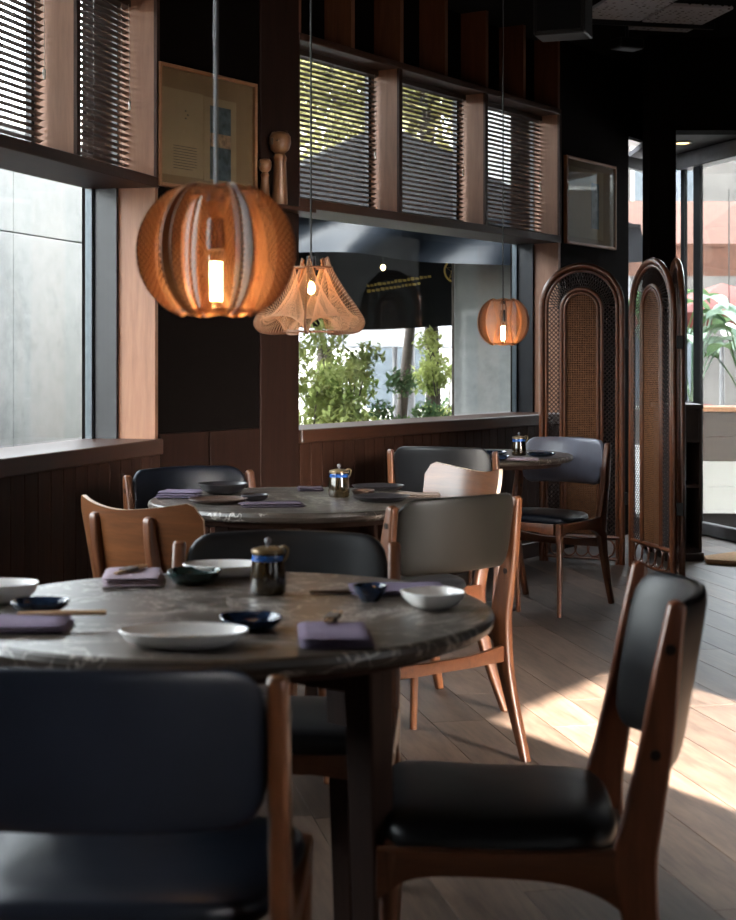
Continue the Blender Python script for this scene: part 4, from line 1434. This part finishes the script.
# ------------------------------------------------------------------ low cabinet, door mat
cb = empty('shelf_cabinet', (1.86, 9.18, 0), 0, 'low dark open shelf cabinet behind the rattan screen', 'cabinet')
for lo, hi in (((-0.10, 0, 0.0), (-0.08, 0.36, 0.90)), ((0.10, 0, 0.0), (0.118, 0.36, 0.90))):
    MB().cbox(lo, hi, 0.002).build('side_panel', M['shelf_box'], cb, 0)
MB().cbox((-0.12, -0.012, 0.90), (0.125, 0.37, 0.925), 0.003).build('top', M['shelf_box'], cb, 0)
MB().box((-0.08, 0.34, 0.02), (0.10, 0.355, 0.90)).build('back_panel', M['shelf_box'], cb, 0)
for z in (0.05, 0.43, 0.70):
    MB().cbox((-0.08, 0.005, z), (0.10, 0.34, z + 0.02), 0.002).build('shelf', M['wood_sill'], cb, 0)
MB().box((-0.08, 0.008, 0.72), (0.10, 0.02, 0.895)).build('drawer_front', M['shelf_box'], cb, 0)
MB().cbox((-0.11, -0.03, 0.0), (0.125, 0.37, 0.05), 0.004).build('plinth', M['wood_sill'], cb, 0)
mt = MB().plate([(0.0, 0.0), (0.22, -0.13), (0.62, -0.13), (0.56, 0.30), (0.25, 0.36), (0.02, 0.16)], 0.03, 'z', 0.015, 0.008, 2).build('door_mat', M['doormat'], None, 40)
mt.location = (1.97, 9.02, 0.0005)
tag(mt, 'brown coir mat on the floor in front of the entrance', 'mat')

# ------------------------------------------------------------------ ceiling fittings
sp = empty('loudspeaker', at(563, 0, 8.3) + Vector((0, 0, -0.20)), math.radians(-20), 'black box loudspeaker hanging from the ceiling above the third blind', 'loudspeaker')
MB().cbox((-0.14, -0.1, 0), (0.14, 0.1, 0.32), 0.008).build('cabinet', M['speaker'], sp, 0)
MB().cbox((-0.12, -0.106, 0.02), (0.12, -0.1, 0.30), 0.002).build('grille', M['metal_black'], sp, 0)
MB().tube([(0, 0, 0.31), (0, 0, CEIL - sp.location.z)], 0.012, 8).build('bracket', M['metal_black'], sp, 50)

vent = empty('ceiling_vent', (1.60, 9.0, CEIL), math.radians(12), 'grey perforated ceiling panels above the entrance side', 'ceiling panel')
for x0, x1, y0, y1 in ((-0.36, 0.02, -0.45, 0.10), (0.04, 0.42, -0.30, 0.34)):
    MB().cbox((x0, y0, -0.022), (x1, y1, -0.001), 0.003).build('perforated_panel', M['perf'], vent, 0)
MB().cbox((-0.30, 0.12, -0.045), (0.5, 0.145, -0.001), 0.003).build('track', M['metal_black'], vent, 0)
spt = empty('spotlight', at(627, 46, 9.3), math.radians(25), 'small square ceiling spotlight under the perforated panels', 'spotlight')
MB().cbox((-0.085, -0.06, -0.02), (0.085, 0.06, 0.04), 0.006).build('housing', M['metal_black'], spt, 0)
MB().box((-0.055, -0.04, -0.023), (0.07, 0.04, -0.0195)).build('reflector', M['metal_grey'], spt, 0)
MB().tube([(0, 0, 0.035), (0, 0, CEIL - spt.location.z)], 0.010, 8).build('stem', M['metal_black'], spt, 50)

# ------------------------------------------------------------------ outside
gr = MB().box((-40, -40, -0.30), (40, 60, -0.255)).build('street_ground', M['asphalt'])
tag(gr, 'pale paved street outside the windows', None, None, 'structure')
# concrete wall outside the left window
cw = empty('wall_concrete', P1, THL, 'pale concrete wall outside the left window', None, None, 'structure')
o = MB()
for i in range(3):
    for j, (z0, z1) in enumerate(((-0.25, 0.55), (0.555, 1.96), (1.966, 2.62))):
        MB().cbox((-1.6 + i * 2.0, 2.0, z0), (-1.6 + i * 2.0 + 1.995, 2.25, z1), 0.004).build('panel', M['concrete'], cw, 0)
# concrete pier seen through the wide window
pc = at(500, 358, 11.3)
cp = empty('wall_pier', (pc.x, pc.y, -0.25), math.radians(-14), 'pale concrete pier outside the right part of the wide window', None, None, 'structure')
MB().cbox((-0.34, 0, 0), (0.75, 0.5, 4.2), 0.006).build('pier_body', M['concrete'], cp, 0)

def foliage(name, parent, blobs, n, size, mat, rnd):
    m = MB()
    tot = sum(b[3] ** 2 for b in blobs)
    for bx, by, bz, br in blobs:
        cnt = int(n * br * br / tot)
        for _ in range(cnt):
            d = Vector((rnd.gauss(0, 1), rnd.gauss(0, 1), rnd.gauss(0, 1))).normalized() * br * rnd.random() ** 0.45
            c = Vector((bx, by, bz)) + Vector((d.x, d.y, d.z * 0.9))
            s = size * rnd.uniform(0.6, 1.3)
            R_ = Matrix.Rotation(rnd.uniform(0, 2 * PI), 3, 'Z') @ Matrix.Rotation(rnd.uniform(-1.1, 1.1), 3, 'X')
            v = [c + R_ @ Vector(q) * s for q in ((0, -1, 0), (0.42, 0, 0.1), (0, 1, 0), (-0.42, 0, 0.1))]
            vs = [m.bm.verts.new(q) for q in v]
            m.bm.faces.new(vs)
    o = m.build(name, mat, parent, 0, normals=False)
    o['kind'] = 'stuff'
    return o

def shrub(p, hgt, wd, label, mat='leaf', n=1500, size=0.035, seed=1):
    rnd = random.Random(seed)
    r = empty('leafy_shrub', p, 0, label, 'shrub', 'shrubs outside the wide window')
    blobs = [(rnd.uniform(-wd, wd) * 0.7, rnd.uniform(-wd, wd) * 0.5, hgt * rnd.uniform(0.25, 0.92), wd * rnd.uniform(0.35, 0.6)) for _ in range(9)]
    m = MB()
    for b in blobs:
        m.tube(cr([(0, 0, 0), (b[0] * 0.3, b[1] * 0.3, b[2] * 0.5), (b[0], b[1], b[2])], 3), [0.012 - 0.0013 * i for i in range(7)], 5)
    m.build('stems', M['bark'], r, 50)
    foliage('foliage', r, blobs, n, size, M[mat], rnd)
    return r
shrub(at(312, 420, 11.0) * 1, 0, 0, '') if False else None
def gp(px, Y, z=-0.25):
    return Vector(((px - 368.0) / F * Y, Y, z))
shrub(gp(306, 11.0), 1.62, 0.36, 'tall yellow green shrub at the left edge of the wide window', 'leaf', 2200, 0.036, 3)
shrub(gp(340, 11.6), 1.72, 0.34, 'light green shrub below the flared lamp outside', 'leaf', 2200, 0.036, 5)
shrub(gp(372, 11.2), 1.45, 0.30, 'low dense green shrub in the middle of the wide window', 'leaf', 1800, 0.036, 8)
shrub(gp(404, 12.0), 1.45, 0.30, 'darker green shrub before the thin tree trunks outside', 'leaf_dark', 1800, 0.036, 11)
shrub(gp(446, 12.8), 1.85, 0.28, 'slim green shrub beside the concrete pier outside', 'leaf', 1600, 0.036, 14)
shrub(gp(424, 13.5), 1.15, 0.30, 'small green shrub between the trunks and the pier outside', 'leaf_dark', 1200, 0.036, 15)

shrub(gp(324, 10.9), 1.42, 0.34, 'bushy green shrub between the tall shrub and the one below the lamp', 'leaf', 2600, 0.036, 41)
shrub(gp(356, 12.4), 1.60, 0.36, 'rear green shrub filling the gap below the parasol', 'leaf', 2600, 0.036, 43)
def tree(px, Y, hgt, lean, label, blobs, mat, n, seed, rad=0.09, size=0.10):
    rnd = random.Random(seed)
    r = empty('street_tree', gp(px, Y), 0, label, 'tree', 'street trees outside')
    MB().tube(cr([(0, 0, 0), (lean * 0.3, 0, hgt * 0.35), (lean * 0.8, 0.05, hgt * 0.7), (lean, 0, hgt)], 5), [rad * (1 - 0.035 * i) for i in range(16)], 9).build('trunk', M['bark'], r, 60)
    if blobs:
        foliage('crown', r, blobs, n, size, M[mat], rnd)
    return r
tree(394, 13.2, 4.0, 0.35, 'thin leaning dark trunk left of the grey pole outside', [(0.3, 0, 3.6, 0.9), (0.9, 0.5, 4.2, 0.9), (-0.7, 0.3, 4.0, 0.9)], 'leaf_yellow', 1800, 21, 0.055)
tree(436, 13.0, 4.2, -0.10, 'dark tree trunk next to the concrete pier outside', [(-0.6, 0.2, 3.9, 0.8), (0.5, 0, 4.3, 0.9)], 'leaf_yellow', 1500, 22, 0.075)
tree(320, 16.5, 4.8, 0.2, 'leafy street tree seen behind the left blind of the wide window', [(0, 0, 4.2, 1.0), (0.9, 0, 4.9, 1.1), (-0.9, 0.3, 4.6, 1.0)], 'leaf_yellow', 2600, 23, 0.10)
po = MB().tube([(0, 0, 0), (0, 0, 5.5)], 0.055, 14).build('lamp_post', M['metal_grey'], None, 60)
po.location = gp(409, 14.5)
tag(po, 'slim grey metal pole between the trees outside', 'pole')

# dark parasol over the terrace, near valance and far drop
def parasol():
    c = Vector((0.10, 11.6, -0.25))
    r = empty('terrace_parasol', c, TH2 - math.radians(34), 'dark terrace parasol with gold lettering outside the wide window', 'parasol')
    hw, hd = 1.6, 1.05
    zt, ze = 3.20, 2.40
    m = MB()
    corners = [(-hw, -hd, ze), (hw, -hd, ze), (hw, hd, ze), (-hw, hd, ze)]
    vs = [m.bm.verts.new(p) for p in corners]; ap = m.bm.verts.new((0, 0, zt))
    vs2 = [m.bm.verts.new((p[0], p[1], p[2] - 0.012)) for p in corners]; ap2 = m.bm.verts.new((0, 0, zt - 0.012))
    for k in range(4):
        m.bm.faces.new((vs[k], vs[(k+1) % 4], ap)); m.bm.faces.new((vs2[(k+1) % 4], vs2[k], ap2))
    m.build('canopy', M['canopy'], r, 0)
    # near valance: sagging folds
    def val(y, z1, drop, amp, ph):
        def fn(i, j):
            x = -hw + 2 * hw * i
            fold = amp * math.sin(x * 5.5 + ph + j * 2.0) * (0.3 + j)
            return Vector((x, y + fold, z1 - drop * j - 0.03 * j * math.sin(x * 2.2 + ph)))
        return fn
    m = MB(); m.grid(val(-hd, ze + 0.02, 0.30, 0.09, 0.4), 60, 8); m.build('near_valance', M['canopy_sheen'], r, 60)
    m = MB(); m.grid(val(hd, ze, 0.69, 0.012, 1.1), 60, 8)
    fv = m.build('far_valance', M['canopy'], r, 60)
    # gold lettering band (unreadable at this distance) and ring emblem with star on the far drop
    m = MB()
    rnd = random.Random(4)
    for rowi in range(2):
        x = 0.30
        while x < 0.86 - 0.10 * rowi:
            wl_ = rnd.uniform(0.018, 0.034)
            zz = ze - 0.37 - rowi * 0.045 + 0.16 * (x - 0.3)
            m.box((x, hd - 0.032, zz), (x + wl_, hd - 0.026, zz + rnd.uniform(0.016, 0.026)))
            x += wl_ + 0.010
    m.build('lettering', M['gold_print'], fv, 0)
    m = MB()
    ex, ez, er = 1.09, ze - 0.22, 0.092
    m.tube([(ex + er * math.cos(2*PI*k/28), hd - 0.03, ez + er * math.sin(2*PI*k/28)) for k in range(28)], 0.008, 6, closed=True)
    st = [(ex + er * 0.85 * math.sin(4*PI*k/5), hd - 0.03, ez + er * 0.85 * math.cos(4*PI*k/5)) for k in range(5)]
    m.tube(st, 0.006, 6, closed=True)
    m.build('emblem', M['gold_print'], fv, 50)
    MB().tube([(0.62, 0, 0), (0.62, 0, zt - 0.3)], 0.035, 12).build('pole', M['bark'], r, 60)
    m = MB()
    for k, p in enumerate(corners):
        m.tube([(p[0], p[1], p[2] - 0.02), (0, 0, zt - 0.03)], 0.012, 6)
    m.build('ribs', M['metal_black'], r, 60)
    return r
parasol()
b = MB().lathe([(0, 0.0), (0.012, 0.006), (0.02, 0.025), (0.012, 0.042), (0.0, 0.046)], 14, cap=False).build('string_light_bulb', M['small_bulb'], None, 60)
b.location = at(383, 268, 11.5) + Vector((0, 0, -0.02))
tag(b, 'small glowing bulb hanging under the dark parasol outside', 'bulb')
MB().tube([(0, 0, 0.044), (0, 0, 0.42)], 0.003, 5).build('wire', M['cord'], b, 50)

# grey parasol farther off
g = empty('grey_parasol', gp(395, 17.5), 0.3, 'pale grey parasol farther down the street', 'parasol')
m = MB()
cs = [(-1.3, -1.3, 1.75), (1.3, -1.3, 1.75), (1.3, 1.3, 1.75), (-1.3, 1.3, 1.75)]
vs = [m.bm.verts.new(p) for p in cs]; ap = m.bm.verts.new((0, 0, 2.25)); lo = [m.bm.verts.new((p[0], p[1], p[2] - 0.18)) for p in cs]
for k in range(4):
    m.bm.faces.new((vs[k], vs[(k+1) % 4], ap)); m.bm.faces.new((vs[k], lo[k], lo[(k+1) % 4], vs[(k+1) % 4]))
m.build('canopy', M['grey_canopy'], g, 0)
MB().tube([(0, 0, 0), (0, 0, 2.2)], 0.03, 10).build('pole', M['metal_grey'], g, 60)

# street facades
def facade(P, th, wd, ht, mat, label, cols, rows, z0=0.6):
    r = empty('street_building', P, th, label, 'building', 'buildings across the street')
    MB().box((0, 0, 0), (wd, 3.0, ht)).build('wall', M[mat], r, 0)
    pw = wd / cols
    for i in range(cols):
        for j in range(rows):
            x0 = i * pw + pw * 0.25; zz = z0 + j * (ht - z0) / rows
            f_ = MB().cbox((x0, -0.03, zz), (x0 + pw * 0.5, 0.02, zz + 1.5), 0.006).build('window', M['facade'], r, 0)
            MB().box((x0 + 0.06, -0.036, zz + 0.06), (x0 + pw * 0.5 - 0.06, -0.031, zz + 1.44)).build('pane', M['dark_win'], f_, 0)
    return r
facade((-9, 24, -0.255), 0.05, 10.5, 5.2, 'facade', 'pale building across the street seen through the wide window', 5, 2)
facade((1.6, 26, -0.255), 0.02, 9.0, 6.4, 'facade_warm', 'brown building beyond the entrance', 4, 2)

# terrace beyond the entrance: planter, big leaved plant, red chairs, awning, globe light
pln = empty('planter_box', (2.36, 12.6, -0.255), math.radians(-8), 'wooden planter box beyond the entrance glass', 'planter')
for k in range(5):
    MB().cbox((0, 0, 0.02 + k * 0.20), (1.8, 0.03, 0.218 + k * 0.20), 0.002).build('board', M['facade' if k < 3 else 'planter_wood'], pln, 0)  # lower boards pale: bright glass reflection put into their colour
MB().cbox((-0.03, -0.03, 1.02), (1.83, 0.42, 1.06), 0.004).build('top_rail', M['frame_wood'], pln, 0)
for x in (-0.02, 0.88, 1.78):
    MB().cbox((x, -0.02, 0), (x + 0.05, 0.40, 1.02), 0.004).build('post', M['frame_wood'], pln, 0)
def big_plant(p, label, n, hgt, seed, mat):
    rnd = random.Random(seed)
    r = empty('large_leaved_plant', p, 0, label, 'plant', 'plants beyond the entrance')
    for k in range(n):
        a = rnd.uniform(0, 2 * PI); h_ = hgt * rnd.uniform(0.55, 1.0); rr = rnd.uniform(0.10, 0.32)
        base = Vector((0, 0, 0)); tip = Vector((rr * math.cos(a), rr * math.sin(a), h_))
        m = MB()
        d = Vector((math.cos(a), math.sin(a), 0))
        sd = Vector((-d.y, d.x, 0))
        ln = rnd.uniform(0.30, 0.46)
        def fn(i, j):
            t = j
            w_ = 0.10 * math.sin(PI * min(1, t * 0.97 + 0.02)) ** 0.8
            s = -1 + 2 * i
            c = tip + d * ln * t * 0.75 + Vector((0, 0, ln * (0.55 * t - 0.75 * t * t)))
            return c + sd * s * w_ + Vector((0, 0, 0.03 * abs(s)))
        m.grid(fn, 4, 8)
        m.tube(cr([base, tip * 0.5 + Vector((0, 0, 0.04)), tip], 3), 0.007, 5)
        m.build('leaf', M[mat], r, 60, normals=False)
    return r
big_plant(Vector((2.66, 12.75, 0.8)), 'large leaved plant in the planter beyond the entrance', 14, 0.85, 31, 'leaf_pale')
big_plant(Vector((3.10, 12.7, 0.8)), 'second large leaved plant at the right of the planter', 12, 0.7, 32, 'leaf_dark')
def red_chair(x, y, label, rz):
    r = empty('terrace_chair', (x, y, -0.255), rz, label, 'chair', 'red terrace chairs')
    m = MB()
    m.grid(lambda i, j: Vector(((-0.24 + 0.48 * i), 0.18 - 0.06 * math.sin(PI * i) + 0.06 * j, 0.45 + 0.55 * j * (1 - 0.12 * (2 * i - 1) ** 2))), 10, 8)
    m.build('backrest', M['red_fabric'], r, 60)
    MB().cbox((-0.24, -0.26, 0.42), (0.24, 0.20, 0.47), 0.015).build('seat', M['red_fabric'], r, 0)
    for sx in (-1, 1):
        for sy in (-0.22, 0.18):
            MB().tube([(sx * 0.21, sy, 0.42), (sx * 0.23, sy * 1.1, 0)], 0.014, 8).build('leg', M['metal_black'], r, 60)
    return r
red_chair(3.40, 15.2, 'red terrace chair beyond the planter, nearer the door edge', 0.3)
red_chair(3.95, 15.6, 'red terrace chair beyond the planter, at the right edge', -0.2)
aw = empty('terrace_awning', (2.6, 15.2, -0.255), 0.05, 'terracotta awning above the terrace beyond the entrance', 'awning')
MB().plate([(0, 2.55), (1.3, 3.1), (1.3, 3.13), (0, 2.58)], 5.0, 'x', 2.2, 0).build('canopy', M['terracotta'], aw, 0)
m = MB(); m.grid(lambda i, j: Vector((-0.3 + 5.0 * i, 0.0 + 0.02 * math.sin(i * 90), 2.56 - 0.30 * j)), 60, 3); m.build('valance', M['terracotta'], aw, 60)
for x in (0.0, 4.2):
    MB().tube([(x, 0.1, 0), (x, 0.1, 2.6)], 0.03, 10).build('post', M['metal_grey'], aw, 60)
gl = MB().lathe([(0, -0.075), (0.04, -0.064), (0.07, -0.03), (0.078, 0), (0.07, 0.03), (0.04, 0.064), (0, 0.075)], 24, cap=False).build('globe_light', M['white_cer'], None, 60)
gl.location = at(729, 331, 14.2)
tag(gl, 'white globe light hanging over the terrace beyond the entrance', 'lamp')
MB().tube([(0, 0, 0.07), (0, 0, 1.30)], 0.006, 6).build('cord', M['cord'], gl, 50)

EV = Vector((0.874, 0.486, 0)).normalized(); THE = math.atan2(EV.y, EV.x)
BP = Vector((3.3, 1.5, -0.255)) + SUN_AZ * 11.0  # unseen tall blocks added to shade the street, leaving one gap for the sun
p = BP + EV * (4.75 - 3.61)
nb = facade((p.x, p.y, p.z), THE, 24.0, 20.0, 'facade', 'unseen tall building added to shade the street, right of the sun gap', 8, 5)
p = BP + EV * (2.45 - 3.61 - 24.0)
nb = facade((p.x, p.y, p.z), THE, 24.0, 20.0, 'facade', 'unseen tall building added to shade the street, left of the sun gap', 8, 5)

facade((10.5, 20.0, -0.255), math.radians(-82), 16.0, 10.0, 'facade_warm', 'unseen building along the side street, added to darken the window reflections', 5, 3)  # added to keep bright sky out of the wide window's reflection
# street tree on the sunny side, shading part of the sun patch
tt = empty('street_tree', (5.9, -1.7, -0.25), 0, 'street tree on the sunny side, behind the viewer', 'tree', 'street trees outside')
MB().tube(cr([(0.3, 0.2, 0), (0.25, 0.1, 2), (0, 0, 4.2)], 5), 0.06, 10).build('trunk', M['bark'], tt, 60)
foliage('crown', tt, [(-0.15, -0.2, 4.55, 0.62), (0.5, 0.4, 4.8, 0.6)], 700, 0.06, M['leaf_dark'], random.Random(77))

rp = empty('red_parasol', gp(722, 18.0), 0.2, 'faded red parasol far beyond the entrance glass', 'parasol')
m = MB()
cs = [(-0.9, -0.9, 1.95), (0.9, -0.9, 1.95), (0.9, 0.9, 1.95), (-0.9, 0.9, 1.95)]
vs = [m.bm.verts.new(p) for p in cs]; ap = m.bm.verts.new((0, 0, 2.32)); lo = [m.bm.verts.new((p[0], p[1], p[2] - 0.16)) for p in cs]
for k in range(4):
    m.bm.faces.new((vs[k], vs[(k+1) % 4], ap)); m.bm.faces.new((vs[k], lo[k], lo[(k+1) % 4], vs[(k+1) % 4]))
m.build('canopy', M['red_fabric'], rp, 0)
MB().tube([(0, 0, 0), (0, 0, 2.3)], 0.03, 10).build('pole', M['metal_grey'], rp, 60)
big_plant(Vector((2.50, 12.95, 0.78)), 'dark leaved plant at the left end of the planter', 12, 0.95, 33, 'leaf_dark')
